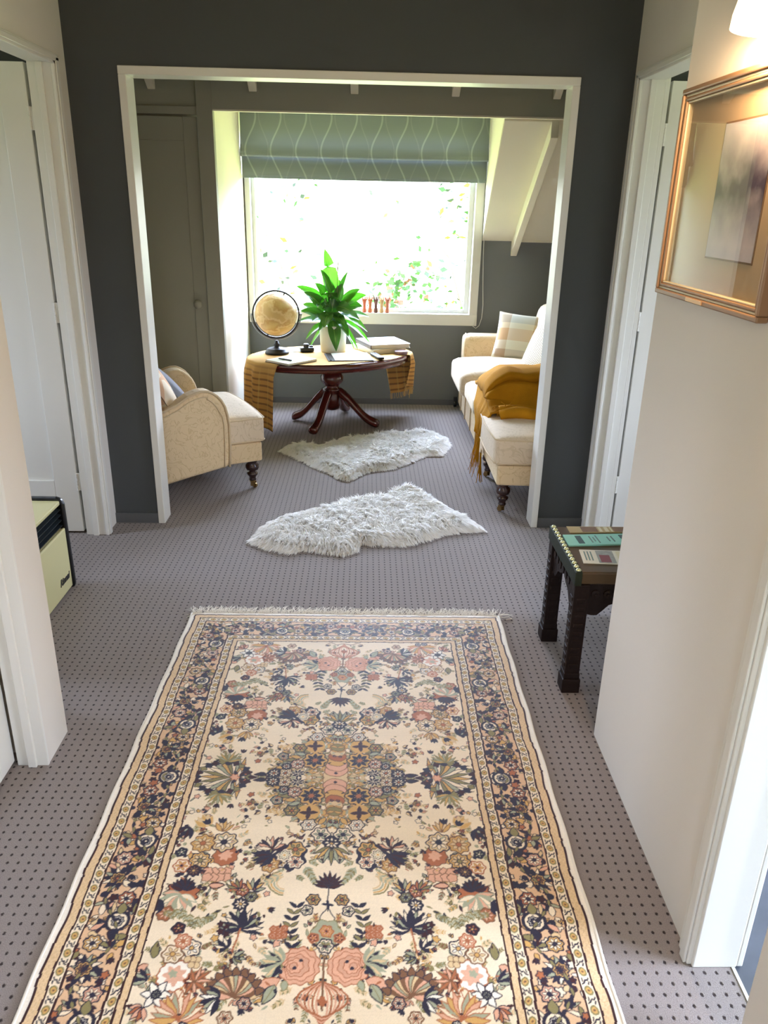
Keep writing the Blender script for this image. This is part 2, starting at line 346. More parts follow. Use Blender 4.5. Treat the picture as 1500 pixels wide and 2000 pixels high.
# other rooms' windows (frames and glass)
for i, (loc, rz, ww, hh) in enumerate((((3.15, .60, .10), PI/2, 1.6, 2.3), ((0, -1.55, .85), 0, .3, 1.3), ((3.15, 3.0, .85), PI/2, .6, 1.3), ((-3.25, 3.0, .85), PI/2, .4, 1.3))):
    o = thing('window_%d' % (i+2), None, None, loc, rz, kind='structure'); b = MB(); h = ww/2
    b.box(-h, -h+.04, -.05, .05, 0, hh); b.box(h-.04, h, -.05, .05, 0, hh); b.box(-h+.04, h-.04, -.05, .05, 0, .05); b.box(-h+.04, h-.04, -.05, .05, hh-.05, hh)
    b.build('window_frame', m_white, o); MB().add([(-h+.03, 0, .04), (h-.03, 0, .04), (h-.03, 0, hh-.04), (-h+.03, 0, hh-.04)], [(0, 1, 2, 3)]).build('window_pane', m_glass, o)

# doors and casings of the hall
def hinge(parent, x, y, z, rz=0):
    b = MB(); M = Matrix.Translation((x, y, z)) @ Matrix.Rotation(rz, 4, 'Z')
    b.box(-.016, .016, -.002, .002, -.045, .045, M=M)
    for i in range(5): b.lathe([(.0055, -.008), (.0055, .008)], c=(0, -.005, -.036+i*.018), seg=10, M=M)
    return b.build('door_hinge', m_white, parent)
# left doorway: door_2 (leaf swung into the room beyond, facing the hall)
d = thing('door_2', None, None, (XL-.114, 3.705, 0), kind='structure')
panel_door(d, 0.80, HZ-.012, 0.04, m_white, rails=(.27, .14, .135), sw=.115, M=Matrix.Translation((-.805, 0, .012)))
for z in (.28, 1.10, 1.90): hinge(d, -.002, -.004, z)
t = MB()
t.box(XL-.10, XL, 3.69, 3.70, 0, HZ+.012); t.box(XL-.10, XL, 2.30, 2.312, 0, HZ+.012); t.box(XL-.10, XL, 2.31, 3.69, HZ, HZ+.012)   # jambs and head
t.box(XL-.062, XL-.035, 3.678, 3.69, 0, HZ)                                                                                      # door stop
t.build('trim_7', m_white, bevel=0.002, **STR)
t = MB()
for a, b_ in ((3.684, 3.742), (2.258, 2.316)):
    t.box(XL, XL+.014, a, b_, 0, HZ+.028); t.box(XL+.014, XL+.020, a+.012, b_-.012, 0, HZ+.02)
t.box(XL, XL+.014, 2.258, 3.742, HZ-.006, HZ+.034); t.box(XL+.014, XL+.020, 2.27, 3.73, HZ+.004, HZ+.026)
t.build('trim_8', m_white, bevel=0.003, **STR)
# right doorway: door_3
d = thing('door_3', None, None, (XR+.137, 3.765, 0), kind='structure')
panel_door(d, 0.80, HZ-.012, 0.04, m_white, rails=(.27, .14, .135), sw=.115, M=Matrix.Translation((0, 0, .012)))
for z in (.28, 1.10, 1.90): hinge(d, -.012, -.004, z)
t = MB()
t.box(XR, XR+.10, 3.75, 3.76, 0, HZ+.012); t.box(XR, XR+.10, 2.88, 2.89, 0, HZ+.012); t.box(XR, XR+.10, 2.89, 3.75, HZ, HZ+.012); t.box(XR+.035, XR+.062, 3.738, 3.75, 0, HZ); t.box(XR+.10, XR+.122, 3.752, 3.79, 0, HZ+.03)
t.build('trim_9', m_white, bevel=0.002, **STR)
t = MB()
for a, b_ in ((3.744, 3.796), (2.838, 2.896)):
    t.box(XR-.014, XR, a, b_, 0, HZ+.028); t.box(XR-.020, XR-.014, a+.012, b_-.012, 0, HZ+.02)
t.box(XR-.014, XR, 2.838, 3.796, HZ-.006, HZ+.034); t.box(XR-.020, XR-.014, 2.85, 3.784, HZ+.004, HZ+.026)
t.build('trim_10', m_white, bevel=0.003, **STR)
# near left door: door_4, closed, set back in its frame
d = thing('door_4', None, None, (NL-.10, 1.943, 0), -PI/2, kind='structure')
panel_door(d, 0.80, 2.04, 0.035, m_white, rails=(.19, .14, .12), sw=.085, M=Matrix.Translation((0, -.035, .012)))
t = MB(); t.box(NL-.09, NL+.002, 1.936, 1.947, 0, 2.06); t.box(NL-.055, NL-.030, 1.926, 1.936, 0, 2.05); t.box(NL-.09, NL, 1.10, 1.936, 2.05, 2.06); t.box(NL-.09, NL, 1.10, 1.11, 0, 2.05); t.build('trim_11', m_white, bevel=0.002, **STR)
# kitchen doorway casing
t = MB(); t.box(NR-.012, NR, 1.268, 1.318, 0, 2.10); t.box(NR-.019, NR-.012, 1.272, 1.296, 0, 2.09); t.box(NR-.012, NR, .40, 1.318, 2.05, 2.10)
t.box(NR-.002, NR+.10, 1.26, 1.272, 0, 2.06); t.box(NR+.10, NR+.115, 1.262, 1.33, 0, 2.10); t.build('trim_12', m_white, bevel=0.003, **STR)

# ================================================================== FURNITURE
def damask_nodes(c, c2, sc=1.0):
    def f(n, b):
        X, Y, Z, V = objco(n)
        wv = n.nodes.new('ShaderNodeTexNoise'); wv.inputs['Scale'].default_value = 11*sc; wv.inputs['Detail'].default_value = 2; wv.inputs['Distortion'].default_value = 2.2; n.links.new(V, wv.inputs['Vector'])
        s = math_node(n, 'ABSOLUTE', math_node(n, 'SUBTRACT', wv.outputs[0], 0.5)); r = n.nodes.new('ShaderNodeMapRange'); n.links.new(s, r.inputs['Value'])
        r.inputs['From Min'].default_value = 0.012; r.inputs['From Max'].default_value = 0.03
        n.links.new(mixc(n, r.outputs[0], lin(c2), lin(c)), b.inputs['Base Color'])
        no = n.nodes.new('ShaderNodeTexNoise'); no.inputs['Scale'].default_value = 500; n.links.new(V, no.inputs['Vector'])
        bp = n.nodes.new('ShaderNodeBump'); bp.inputs['Strength'].default_value = 0.35; bp.inputs['Distance'].default_value = 0.003
        n.links.new(math_node(n, 'ADD', math_node(n, 'MULTIPLY', no.outputs[0], .4), r.outputs[0]), bp.inputs['Height']); n.links.new(bp.outputs[0], b.inputs['Normal'])
        b.inputs['Sheen Weight'].default_value = 0.1
    return f
m_uph = ramp_mat('cream_damask_upholstery', damask_nodes((220, 196, 156), (208, 182, 140)), 0.8, 0.2)
m_seat = ramp_mat('cream_damask_seat', damask_nodes((218, 199, 170), (207, 187, 156)), 0.8, 0.2)
m_pipe = mat('cream_piping', (204, 182, 146), 0.8)
m_leg = mat('dark_turned_walnut', (48, 24, 18), 0.25, spec=0.6)
m_brass = mat('aged_brass', (150, 122, 78), 0.3, metal=1)
m_castor = mat('steel_castor_wheel', (70, 66, 60), 0.3, metal=1)

def castor_leg(parent, x, y, ztop, rz=0.6):
    b = MB(); h = ztop
    b.lathe([(.020, .045), (.022, .052), (.018, .058), (.021, .070), (.030, .080), (.032, .090), (.020, .097), (.017, .104), (.034, .112), (.040, .126), (.038, .142), (.024, .154), (.030, .160), (.030, h)], c=(0, 0, 0), seg=20)
    o = b.build('leg', m_leg, parent, smooth=True); o.location = (x, y, 0)
    b = MB(); M = Matrix.Rotation(rz, 4, 'Z')
    b.lathe([(.016, .036), (.019, .040), (.019, .050), (.015, .052)], seg=16)
    b.box(-.012, -.008, -.018, .008, .010, .040, M=M); b.box(.008, .012, -.018, .008, .010, .040, M=M)
    b.lathe([(.004, -.008), (.014, -.007), (.015, 0), (.014, .007), (.004, .008)], seg=18, M=M @ Matrix.Translation((0, -.016, .0155)) @ Matrix.Rotation(PI/2, 4, 'Y'))
    b.build('castor', m_brass, o, smooth=False)
    return o

def side_profile(zb0, zb1, top=.617, back=-.42):
    """arm outline in local (x, z)"""
    return [(back, zb0), (-.20, (zb0*.62+zb1*.38)-.002), (.0, (zb0*.3+zb1*.7)), (.20, zb1),
            (.209, .297), (.210, .417), (.203, .470), (.191, .522), (.172, .560), (.150, .586), (.122, .606), (.096, .617), (.065, .618), (.035, .612), (-.010, .596), (-.077, .555), (-.15, .525), (-.26, .515), (back, .53)]
def make_armchair(name, label, loc, heading, cush_m=m_seat):
    t = thing(name, label, 'armchair', loc, heading)
    zf, zr = .170, .060
    b = MB(); b.prism([(-.42, zr), (.0, .132), (.21, zf+.001), (.405, zf+.004), (.405, .290), (-.42, .290)], -.352, .352, 1)
    b.build('seat_base', m_uph, t, bevel=0.012, smooth=False)
    for s in (-1, 1):
        P = side_profile(zr, zf)
        b = MB(); y0, y1 = (s*.376, s*.255); b.prism(P, min(y0, y1), max(y0, y1), 1)
        a = b.build('arm', m_uph, t, bevel=0.022)
        a.modifiers['bevel'].segments = 4
        b = MB(); pts = [(x, s*.372, z) for x, z in P[3:]]
        b.tube(pts, .007, 8); b.tube([(x-.032 if x > .1 else x, s*.378, z-.030 if z > .5 else z) for x, z in P[3:]], .003, 6)
        b.build('piping', m_pipe, a, smooth=True)
    # T-shaped seat cushion
    b = MB()
    def tsh(p):
        if p.x < .02: k = min(1, (.02-p.x)/.05); p.y *= 1-.31*k
        p.x += .02*(1-(p.y/.37)**2) if p.x > .3 else 0
        return p
    b.rbox(.385, .365, .072, .020, n=16, puff=.035, M=Matrix.Translation((.035, 0, .366)), fn=tsh)
    cu = b.build('seat_cushion', cush_m, t, smooth=True)
    b = MB()
    for z in (.301, .431):
        pts = [(-.1, -.255, z), (.0, -.30, z), (.03, -.362, z), (.20, -.364, z), (.405, -.358, z), (.425, -.335, z), (.437, -.15, z), (.440, 0, z), (.437, .15, z), (.425, .335, z), (.405, .358, z), (.20, .364, z), (.03, .362, z), (0, .30, z), (-.1, .255, z)]
        b.tube(pts, .0045, 6)
    b.build('piping', m_pipe, cu, smooth=True)
    # back
    b = MB(); b.rbox(.075, .335, .29, .05, n=10, puff=.0, M=Matrix.Translation((-.385, 0, .60)) @ Matrix.Rotation(-.16, 4, 'Y'))
    b.build('backrest', m_uph, t, smooth=True)
    for x in (.355, -.36):
        for y in (-.30, .30):
            castor_leg(t, x, y, .18 if x > 0 else .10) if x > 0 else _rear_leg(t, x, y)
    return t
def _rear_leg(t, x, y):
    b = MB(); b.prism([(-.025, .0), (.015, .0), (.024, .10), (-.024, .10)], -.02, .02, 1); o = b.build('leg', m_leg, t, bevel=.003); o.location = (x, y, 0); return o

make_armchair('armchair', 'cream damask armchair beside the cupboard, left of the window table', (-1.12, 4.55, 0), math.radians(26))
make_armchair('armchair', 'cream armchair on the right nearest the doorway, partly under the mustard throw', (1.125, 4.372, 0), math.radians(179.5))

# pillows
def pillow(name, label, m, size, th, M, parent=None, cat='cushion', group=None, nn=18):
    b = MB()
    def side(sg):
        def fn(u, v):
            x, y = (u-.5)*2, (v-.5)*2
            k = max(0, (1-abs(x)**2.6))**.55*max(0, (1-abs(y)**2.6))**.55
            pin = 1-.06*(1-abs(y)**2)*abs(x)**3; pin2 = 1-.06*(1-abs(x)**2)*abs(y)**3
            return M @ Vector((x*size[0]/2*pin, y*size[1]/2*pin2, sg*(th/2*k+.002)))
        return fn
    b.grid(side(1), nn, nn); b.grid(side(-1), nn, nn)
    return b.build(name, m, parent, smooth=True, label=label, cat=cat, group=group, weld=True)
def plaid_nodes(n, b):
    uv = n.nodes.new('ShaderNodeAttribute'); uv.attribute_name = 'puv'; s = n.nodes.new('ShaderNodeSeparateXYZ'); n.links.new(uv.outputs['Vector'], s.inputs[0])
    def bands(src, stops):
        r = n.nodes.new('ShaderNodeValToRGB'); r.color_ramp.interpolation = 'CONSTANT'; n.links.new(src, r.inputs[0]); e = r.color_ramp.elements
        e[0].position = stops[0][0]; e[0].color = lin(stops[0][1]); e[1].position = stops[1][0]; e[1].color = lin(stops[1][1])
        for p, c in stops[2:]: q = e.new(p); q.color = lin(c)
        return r.outputs[0]
    a = bands(s.outputs['Y'], [(0, (226, 214, 184)), (.05, (160, 148, 128)), (.19, (214, 210, 184)), (.37, (196, 160, 112)), (.62, (214, 204, 168)), (.74, (168, 168, 148)), (.92, (216, 210, 184))])
    c = bands(s.outputs['X'], [(0, (224, 214, 188)), (.06, (176, 140, 108)), (.26, (216, 214, 196)), (.72, (178, 146, 108)), (.93, (224, 214, 188))])
    n.links.new(mixc(n, .45, a, c), b.inputs['Base Color'])
def set_puv(o, inv, size):
    a = o.data.attributes.new('puv', 'FLOAT_VECTOR', 'POINT'); d = []
    for v in o.data.vertices:
        q = inv @ v.co; d += [q.x/size[0]+.5, q.y/size[1]+.5, 0]
    a.data.foreach_set('vector', d)
m_plaid = ramp_mat('plaid_wool', plaid_nodes, 0.9, 0.1)
M = Matrix.Translation((1.185, 6.07, .655)) @ Matrix.Rotation(math.radians(-16), 4, 'Z') @ Matrix.Rotation(math.radians(62), 4, 'X') @ Matrix.Rotation(math.radians(-4), 4, 'Z')
o = pillow('throw_pillow', 'plaid cream, tan and sage cushion leaning in the far corner of the sofa', m_plaid, (.40, .38), .13, M); set_puv(o, M.inverted(), (.40, .38))
def knit_nodes(n, b):
    uv = n.nodes.new('ShaderNodeAttribute'); uv.attribute_name = 'puv'; s = n.nodes.new('ShaderNodeSeparateXYZ'); n.links.new(uv.outputs['Vector'], s.inputs[0])
    u = math_node(n, 'MULTIPLY', s.outputs['X'], 13); v = math_node(n, 'MULTIPLY', s.outputs['Y'], 26)
    z = math_node(n, 'ABSOLUTE', math_node(n, 'SUBTRACT', math_node(n, 'FRACT', u), .5)); q = math_node(n, 'FRACT', math_node(n, 'ADD', v, math_node(n, 'MULTIPLY', z, 2)))
    g = math_node(n, 'GREATER_THAN', q, .62)
    n.links.new(mixc(n, g, lin((226, 218, 196)), lin((128, 116, 100))), b.inputs['Base Color'])
m_knit = ramp_mat('herringbone_knit', knit_nodes, 0.9, 0.1)
M = Matrix.Translation((1.30, 5.70, .62)) @ Matrix.Rotation(math.radians(-62), 4, 'Z') @ Matrix.Rotation(math.radians(64), 4, 'X')
o = pillow('throw_pillow', 'cream and brown herringbone cushion overlapping the plaid one on the sofa', m_knit, (.40, .36), .12, M); set_puv(o, M.inverted(), (.40, .36))

# sofa (loose covered) beyond the armchair
sf = thing('sofa', 'cream two-seater sofa under the window corner, beyond the mustard throw', 'sofa', (0, 0, 0))
b = MB(); b.prism([(4.86, .02), (6.47, .035), (6.47, .31), (4.86, .31)], .775, 1.60, 0)
b.build('skirted_base', m_uph, sf, bevel=.02)
for y in (4.99, 5.25, 5.31, 5.62, 5.95, 6.22): b = MB(); b.tube([(.772, y, .04), (.770, y+.004, .30)], .006, 6); b.build('skirt_pleat', m_uph, sf, smooth=True)
b = MB(); b.rbox(.40, .088, .17, .045, n=10, M=Matrix.Translation((1.175, 6.375, .465))); far = b.build('arm', m_uph, sf, smooth=True)
b = MB(); b.rbox(.40, .075, .15, .045, n=10, M=Matrix.Translation((1.20, 4.93, .445))); b.build('arm', m_uph, sf, smooth=True)
b = MB(); b.tube([(.790, 6.30, .31), (.783, 6.30, .50), (.79, 6.31, .60), (.80, 6.335, .628), (.80, 6.40, .632), (.79, 6.44, .60), (.785, 6.45, .31)], .006, 6); b.build('piping', m_pipe, far, smooth=True)
b = MB(); b.rbox(.395, .335, .080, .040, n=12, puff=.055, M=Matrix.Translation((1.07, 5.895, .385))); c1 = b.build('seat_cushion', m_seat, sf, smooth=True)
b = MB(); b.rbox(.370, .275, .060, .036, n=12, puff=.045, M=Matrix.Translation((1.075, 5.275, .365))); c2 = b.build('seat_cushion', m_seat, sf, smooth=True)
b = MB(); b.rbox(.11, .76, .30, .07, n=12, M=Matrix.Translation((1.53, 5.66, .60)) @ Matrix.Rotation(.14, 4, 'Y')); b.build('backrest', m_uph, sf, smooth=True)
for y in (5.28, 5.95):
    b = MB(); b.rbox(.08, .32, .22, .07, n=10, puffside=.03, M=Matrix.Translation((1.39, y, .68)) @ Matrix.Rotation(.2, 4, 'Y')); b.build('back_cushion', m_seat, sf, smooth=True)
o = castor_leg(sf, .772, 6.49, .12) if 0 else None
b = MB(); M = Matrix.Translation((.755, 6.505, .026)) @ Matrix.Rotation(PI/2, 4, 'Y'); b.lathe([(.006, -.012), (.024, -.011), (.026, 0), (.024, .011), (.006, .012)], seg=20, M=M); b.box(.740, .770, 6.495, 6.515, .03, .085); b.build('castor', mat('black_castor', (22, 22, 24), .4), sf)

# pillows on the left armchair
M = Matrix.Translation((-1.165, 4.36, .60)) @ Matrix.Rotation(math.radians(26), 4, 'Z') @ Matrix.Rotation(math.radians(62), 4, 'Y') @ Matrix.Rotation(.12, 4, 'X')
m_leafp = mat('cream_pink_leaf_print', (226, 208, 184), .85)
def leafprint(n, b):
    X, Y, Z, V = objco(n); vo = n.nodes.new('ShaderNodeTexVoronoi'); vo.inputs['Scale'].default_value = 9; vo.inputs['Randomness'].default_value = .8; n.links.new(V, vo.inputs['Vector'])
    r = n.nodes.new('ShaderNodeValToRGB'); r.color_ramp.interpolation = 'CONSTANT'; n.links.new(vo.outputs['Color'], r.inputs[0]); e = r.color_ramp.elements
    e[0].color = lin((228, 214, 190)); e[1].position = .5; e[1].color = lin((216, 178, 146)); q = e.new(.72); q.color = lin((176, 164, 152)); q = e.new(.82); q.color = lin((232, 220, 196))
    n.links.new(r.outputs[0], b.inputs['Base Color'])
m_leafp = ramp_mat('leaf_print_cotton', leafprint, 0.9, 0.1)
pillow('throw_pillow', 'cream cushion with pinkish leaf print, front of the two on the left armchair', m_leafp, (.36, .34), .13, M)
M = Matrix.Translation((-1.20, 4.62, .56)) @ Matrix.Rotation(math.radians(30), 4, 'Z') @ Matrix.Rotation(math.radians(50), 4, 'Y')
pillow('throw_pillow', 'plain blue-grey cushion at the back of the left armchair', mat('blue_grey_velvet', (104, 108, 120), .8, sheen=.3), (.36, .36), .12, M)

# mustard throw: draped over the facing arms and the seat, with a fringed end hanging at the front
m_throw = mat('mustard_wool', (186, 130, 26), 0.95, spec=.1, bump=.5, bscale=180, mottle=.25, mscale=14)
tw = thing('throw_blanket', 'mustard wool throw draped over the arm between armchair and sofa', 'throw blanket')
def tsurf(u, v):
    # u: across from the near seat edge (0) over the arm to the sofa seat (1); v: from the front (0) towards the back (1)
    prof = [(4.42, .470), (4.50, .482), (4.565, .512), (4.605, .590), (4.645, .652), (4.75, .668), (4.90, .650), (5.01, .625), (5.06, .545), (5.12, .500)]
    s = u*(len(prof)-1); i = min(int(s), len(prof)-2); t_ = s-i
    t_ = t_*t_*(3-2*t_)*.5+t_*.5
    y = prof[i][0]*(1-t_)+prof[i+1][0]*t_; z = prof[i][1]*(1-t_)+prof[i+1][1]*t_
    x = .722 + v*.66
    rise = min(1, v/.20)**.5; z = z + (rise-1)*max(0, z-.50)*.9 + .03*max(0, v-.3)
    y += (-.10*v if u < .35 else 0)*(1-u/.35) if u < .35 else 0
    rg_ = lambda c, w_: math.exp(-((u-c)/w_)**2)
    z += .012*abs(math.sin(v*9+u*7)) + .020*rg_(.30+.10*v, .05)*(.3+v) + .016*rg_(.52-.10*v, .045) - .012*rg_(.41, .04)*v
    y += -.020*rg_(.30+.10*v, .05)*(.3+v) - .045*rg_(.455-.05*v, .030)*(.25+.75*min(1, v*3)) + .020*rg_(.385-.05*v, .022) - .022*rg_(.20+.08*v, .025)*v
    y += .012*math.sin(v*11)
    return Vector((x, y, z))
b = MB(); b.grid(tsurf, 96, 44); b_o = b.build('blanket_body', m_throw, tw, smooth=True)
so = b_o.modifiers.new('s', 'SOLIDIFY'); so.thickness = .012; so.offset = 1
# front fall (gathers from the arm front down and past the seat edge)
def fsurf(u, v):
    # v 0 top .. 1 bottom
    top0, top1 = tsurf(.0, 0), tsurf(.78, 0)
    a = top0*(1-u)+tsurf(min(u*.8, 1), 0)*u if False else tsurf(u*.80, 0)
    yb = 4.55+.14*u; zb = .30
    p = Vector((.688+.012*math.sin(u*20), yb, zb)); k = v**.8
    q = a*(1-k)+p*k; q.x = a.x*(1-min(1, v*3))+q.x*min(1, v*3) if v < .34 else q.x
    q.x = min(q.x, .722-.036*min(1, v*3)) ; q.x += .008*math.sin(u*24+v*3)*v
    return q
b = MB(); b.grid(fsurf, 30, 16); b_o = b.build('hanging_end', m_throw, tw, smooth=True)
so = b_o.modifiers.new('s', 'SOLIDIFY'); so.thickness = .010; so.offset = 1
# rolled near hem with a bunch of fringe
b = MB()
for j, (dy, dz, rr) in enumerate(((-.035, .016, .030), (.015, .030, .028), (.055, .040, .020))):
    pts = []; rad = []
    for i in range(15):
        v = i/14; p = tsurf(.0, v); pts.append((p.x+.05, p.y+dy+.03*v-.016*math.sin(v*6+j*1.3), p.z+dz*.6-.004+.008*math.sin(v*9+j*2))); rad.append(rr*(1+.2*math.sin(v*7+j)))
    b.tube(pts, rad, 10)
b.build('rolled_hem', m_throw, tw, smooth=True)
def strands(b, n, root, dirf, L, r0, seg=4, droop=.0, curl=.01, nseg=5):
    for i in range(n):
        p = Vector(root(i)); d = Vector(dirf(i)).normalized(); pts = [p.copy()]; ll = L*random.uniform(.75, 1.1)
        for k in range(nseg):
            d = (d + Vector((random.uniform(-1, 1), random.uniform(-1, 1), random.uniform(-1, 1)))*curl + Vector((0, 0, -droop))).normalized()
            p = p + d*ll/nseg; pts.append(p.copy())
        b.tube(pts, [r0*(1-.12*k) for k in range(len(pts))], seg)
b = MB(); strands(b, 26, lambda i: (.688+.01*random.random(), 4.55+.14*i/25, .305), lambda i: (-.10, random.uniform(-.12, .02), -1), .24, .0034, droop=.1, curl=.10)
strands(b, 8, lambda i: (.70, 4.53+.03*random.random(), .20), lambda i: (.0, -.30, -1), .17, .004, droop=.05, curl=.10)
b.build('fringe', m_throw, tw, smooth=True, kind='stuff')
b = MB(); strands(b, 60, lambda i: (.80+random.uniform(-.02, .035), 4.425+random.uniform(-.02, .03), .482+random.uniform(0, .03)), lambda i: (random.uniform(-1, .3), random.uniform(-.8, .5), random.uniform(-.1, .8)), .060, .0035, droop=.25, curl=.35)
b.build('fringe', m_throw, tw, smooth=True, kind='stuff')

# ------------------------------------------------------------------ sheepskins
def pip(poly, x, y):
    ins = False; j = len(poly)-1
    for i in range(len(poly)):
        xi, yi = poly[i]; xj, yj = poly[j]
        if (yi > y) != (yj > y) and x < (xj-xi)*(y-yi)/(yj-yi)+xi: ins = not ins
        j = i
    return ins
def edge_dist(poly, x, y):
    best = 9
    for i in range(len(poly)):
        x0, y0 = poly[i]; x1, y1 = poly[(i+1) % len(poly)]; dx, dy = x1-x0, y1-y0
        t_ = max(0, min(1, ((x-x0)*dx+(y-y0)*dy)/(dx*dx+dy*dy+1e-12))); best = min(best, math.hypot(x-x0-t_*dx, y-y0-t_*dy))
    return best
def fur_nodes(n, b):
    a = n.nodes.new('ShaderNodeAttribute'); a.attribute_name = 'tone'
    n.links.new(mixc(n, a.outputs['Fac'], lin((251, 243, 228)), lin((255, 254, 252))), b.inputs['Base Color']); b.inputs['Sheen Weight'].default_value = .3
def fur_full(n, b):
    fur_nodes(n, b); b.inputs['Sheen Weight'].default_value = 0
    out = [q for q in n.nodes if q.type == 'OUTPUT_MATERIAL'][0]; t = n.nodes.new('ShaderNodeBsdfTranslucent'); t.inputs['Color'].default_value = (.985, .975, .95, 1)
    mx = n.nodes.new('ShaderNodeMixShader'); mx.inputs[0].default_value = .65; n.links.new(b.outputs[0], mx.inputs[1]); n.links.new(t.outputs[0], mx.inputs[2]); n.links.new(mx.outputs[0], out.inputs[0])
m_fur = ramp_mat('white_wool_fleece', fur_full, 0.9, 0.05)
def sheepskin(label, poly, n, L, seed, flow):
    rs = random.Random(seed)
    cx = sum(p[0] for p in poly)/len(poly); cy = sum(p[1] for p in poly)/len(poly)
    t = thing('sheepskin_rug', label, 'sheepskin rug', (cx, cy, 0)); P = [(x-cx, y-cy) for x, y in poly]
    def inset(k):
        out = []
        for x, y in P:
            r = math.hypot(x, y); out.append((x*(1-k/r), y*(1-k/r)))
        return out
    bm = bmesh.new(); I = inset(.025); vs = [bm.verts.new((x, y, .004)) for x, y in I]; fc = bm.faces.new(vs)
    bmesh.ops.triangulate(bm, faces=bm.faces); bmesh.ops.subdivide_edges(bm, edges=bm.edges, cuts=3, use_grid_fill=False)
    r = bmesh.ops.extrude_face_region(bm, geom=list(bm.faces))
    for g in r['geom']:
        if isinstance(g, bmesh.types.BMVert):
            g.co.z = .008+min(.022, edge_dist(I, g.co.x, g.co.y)*.25)
    me = bpy.data.meshes.new('hide'); bmesh.ops.recalc_face_normals(bm, faces=bm.faces); bm.to_mesh(me); bm.free(); me.materials.append(m_hide)
    h = bpy.data.objects.new('hide', me); col.objects.link(h); h.parent = t
    x0, x1 = min(p[0] for p in I), max(p[0] for p in I); y0, y1 = min(p[1] for p in I), max(p[1] for p in I)
    V = []; F = []; tone = []; cnt = 0
    while cnt < n:
        x, y = rs.uniform(x0, x1), rs.uniform(y0, y1)
        if not pip(I, x, y): continue
        cnt += 1; ed = edge_dist(I, x, y); rr = math.hypot(x, y)+1e-6
        nx = mnoise.noise(Vector((x*7, y*7, seed))); ny = mnoise.noise(Vector((x*7, y*7, seed+9)))
        cl = mnoise.noise(Vector((x*38, y*38, seed+3))); cl2 = mnoise.noise(Vector((x*38, y*38, seed+5)))
        out = max(0, 1-ed/.07)
        d = Vector((flow[0]*.9+nx*.9+cl*.8+x/rr*out*1.4, flow[1]*.9+ny*.9+cl2*.8+y/rr*out*1.4, .70-.35*out)).normalized()
        l = L*rs.uniform(.75, 1.15)*(1.0-.25*out); z = .006+min(.022, ed*.25)
        sd = d.cross(Vector((rs.uniform(-1, 1), rs.uniform(-1, 1), rs.uniform(-.3, .3)))).normalized()*rs.uniform(.0022, .0040)
        p0 = Vector((x, y, z)); d2 = (d+Vector((0, 0, -.75))+Vector((rs.uniform(-.3, .3), rs.uniform(-.3, .3), 0))).normalized()
        p1 = p0+d*l*.5; p2 = p1+d2*l*.5
        if p2.z < .003: p2.z = .003+rs.random()*.003
        k = len(V); V += [p0-sd, p0+sd, p1-sd*.9, p1+sd*.9, p2]; F += [(k, k+1, k+3, k+2), (k+2, k+3, k+4)]
        tn = .72+.4*mnoise.noise(Vector((x*14, y*14, seed+1)))+rs.uniform(-.12, .12)-.25*out; tone += [tn-.1, tn-.1, tn, tn, tn+.12]
    me = bpy.data.meshes.new('fleece'); me.from_pydata([tuple(v) for v in V], [], F); me.materials.append(m_fur)
    a = me.attributes.new('tone', 'FLOAT', 'POINT'); a.data.foreach_set('value', [max(0, min(1, q)) for q in tone])
    o = bpy.data.objects.new('fleece', me); col.objects.link(o); o.parent = t; o['kind'] = 'stuff'
    return t
m_hide = mat('tan_hide', (206, 190, 160), .8)
SK1 = [(-.585, 3.602), (-.553, 3.801), (-.432, 3.983), (-.321, 4.041), (-.168, 4.143), (-.029, 4.249), (.126, 4.30), (.18, 4.40), (.247, 4.45), (.32, 4.40), (.347, 4.338), (.438, 4.178), (.558, 3.989), (.647, 3.79), (.531, 3.762), (.416, 3.723), (.319, 3.639), (.208, 3.569), (.04, 3.565), (-.013, 3.585), (-.03, 3.498), (-.106, 3.444), (-.21, 3.473), (-.298, 3.502), (-.363, 3.458), (-.472, 3.508)]
SK2 = [(-.596, 5.156), (-.548, 5.286), (-.29, 5.321), (-.144, 5.488), (.036, 5.52), (.142, 5.671), (.355, 5.682), (.502, 5.69), (.594, 5.526), (.609, 5.345), (.529, 5.086), (.42, 5.081), (.316, 4.938), (.193, 4.783), (.056, 4.723), (-.022, 4.667), (-.097, 4.528), (-.163, 4.559), (-.234, 4.676), (-.38, 4.85), (-.499, 5.018)]
sheepskin('shaggy white sheepskin nearest the patterned rug', SK1, 46000, .060, 3, (.1, -.9))
sheepskin('cream sheepskin lying in front of the pedestal table', SK2, 36000, .054, 8, (.1, -.8))

# ------------------------------------------------------------------ pedestal table
TZ = .53; TC = (-.26, 5.92); TA, TB, TH = .62, .415, math.radians(24)
m_mahog = mat('red_mahogany', (84, 30, 24), 0.18, spec=.6, mottle=.35, mscale=5, coat=.6)
tb = thing('pedestal_table', 'oval dark mahogany pedestal coffee table in front of the window', 'table', (TC[0], TC[1], 0), TH)
b = MB(); N = 72
prof = [(.90, TZ-.062), (.955, TZ-.060), (.975, TZ-.050), (.965, TZ-.040), (.992, TZ-.030), (1.0, TZ-.018), (.998, TZ-.006), (.985, TZ), (.5, TZ), (.001, TZ)]
vs = []; fs = []
for s_, z in prof:
    for k in range(N): vs.append(((TA-.62*(1-s_)*.6 if s_ > .8 else TA*s_)*math.cos(2*PI*k/N), (TB-.62*(1-s_)*.6 if s_ > .8 else TB*s_)*math.sin(2*PI*k/N), z))
for i in range(len(prof)-1):
    for k in range(N): k2 = (k+1) % N; fs.append((i*N+k, i*N+k2, (i+1)*N+k2, (i+1)*N+k))
fs.append(tuple(range(N)))
b.add(vs, fs); b.build('tabletop', m_mahog, tb, smooth=False)
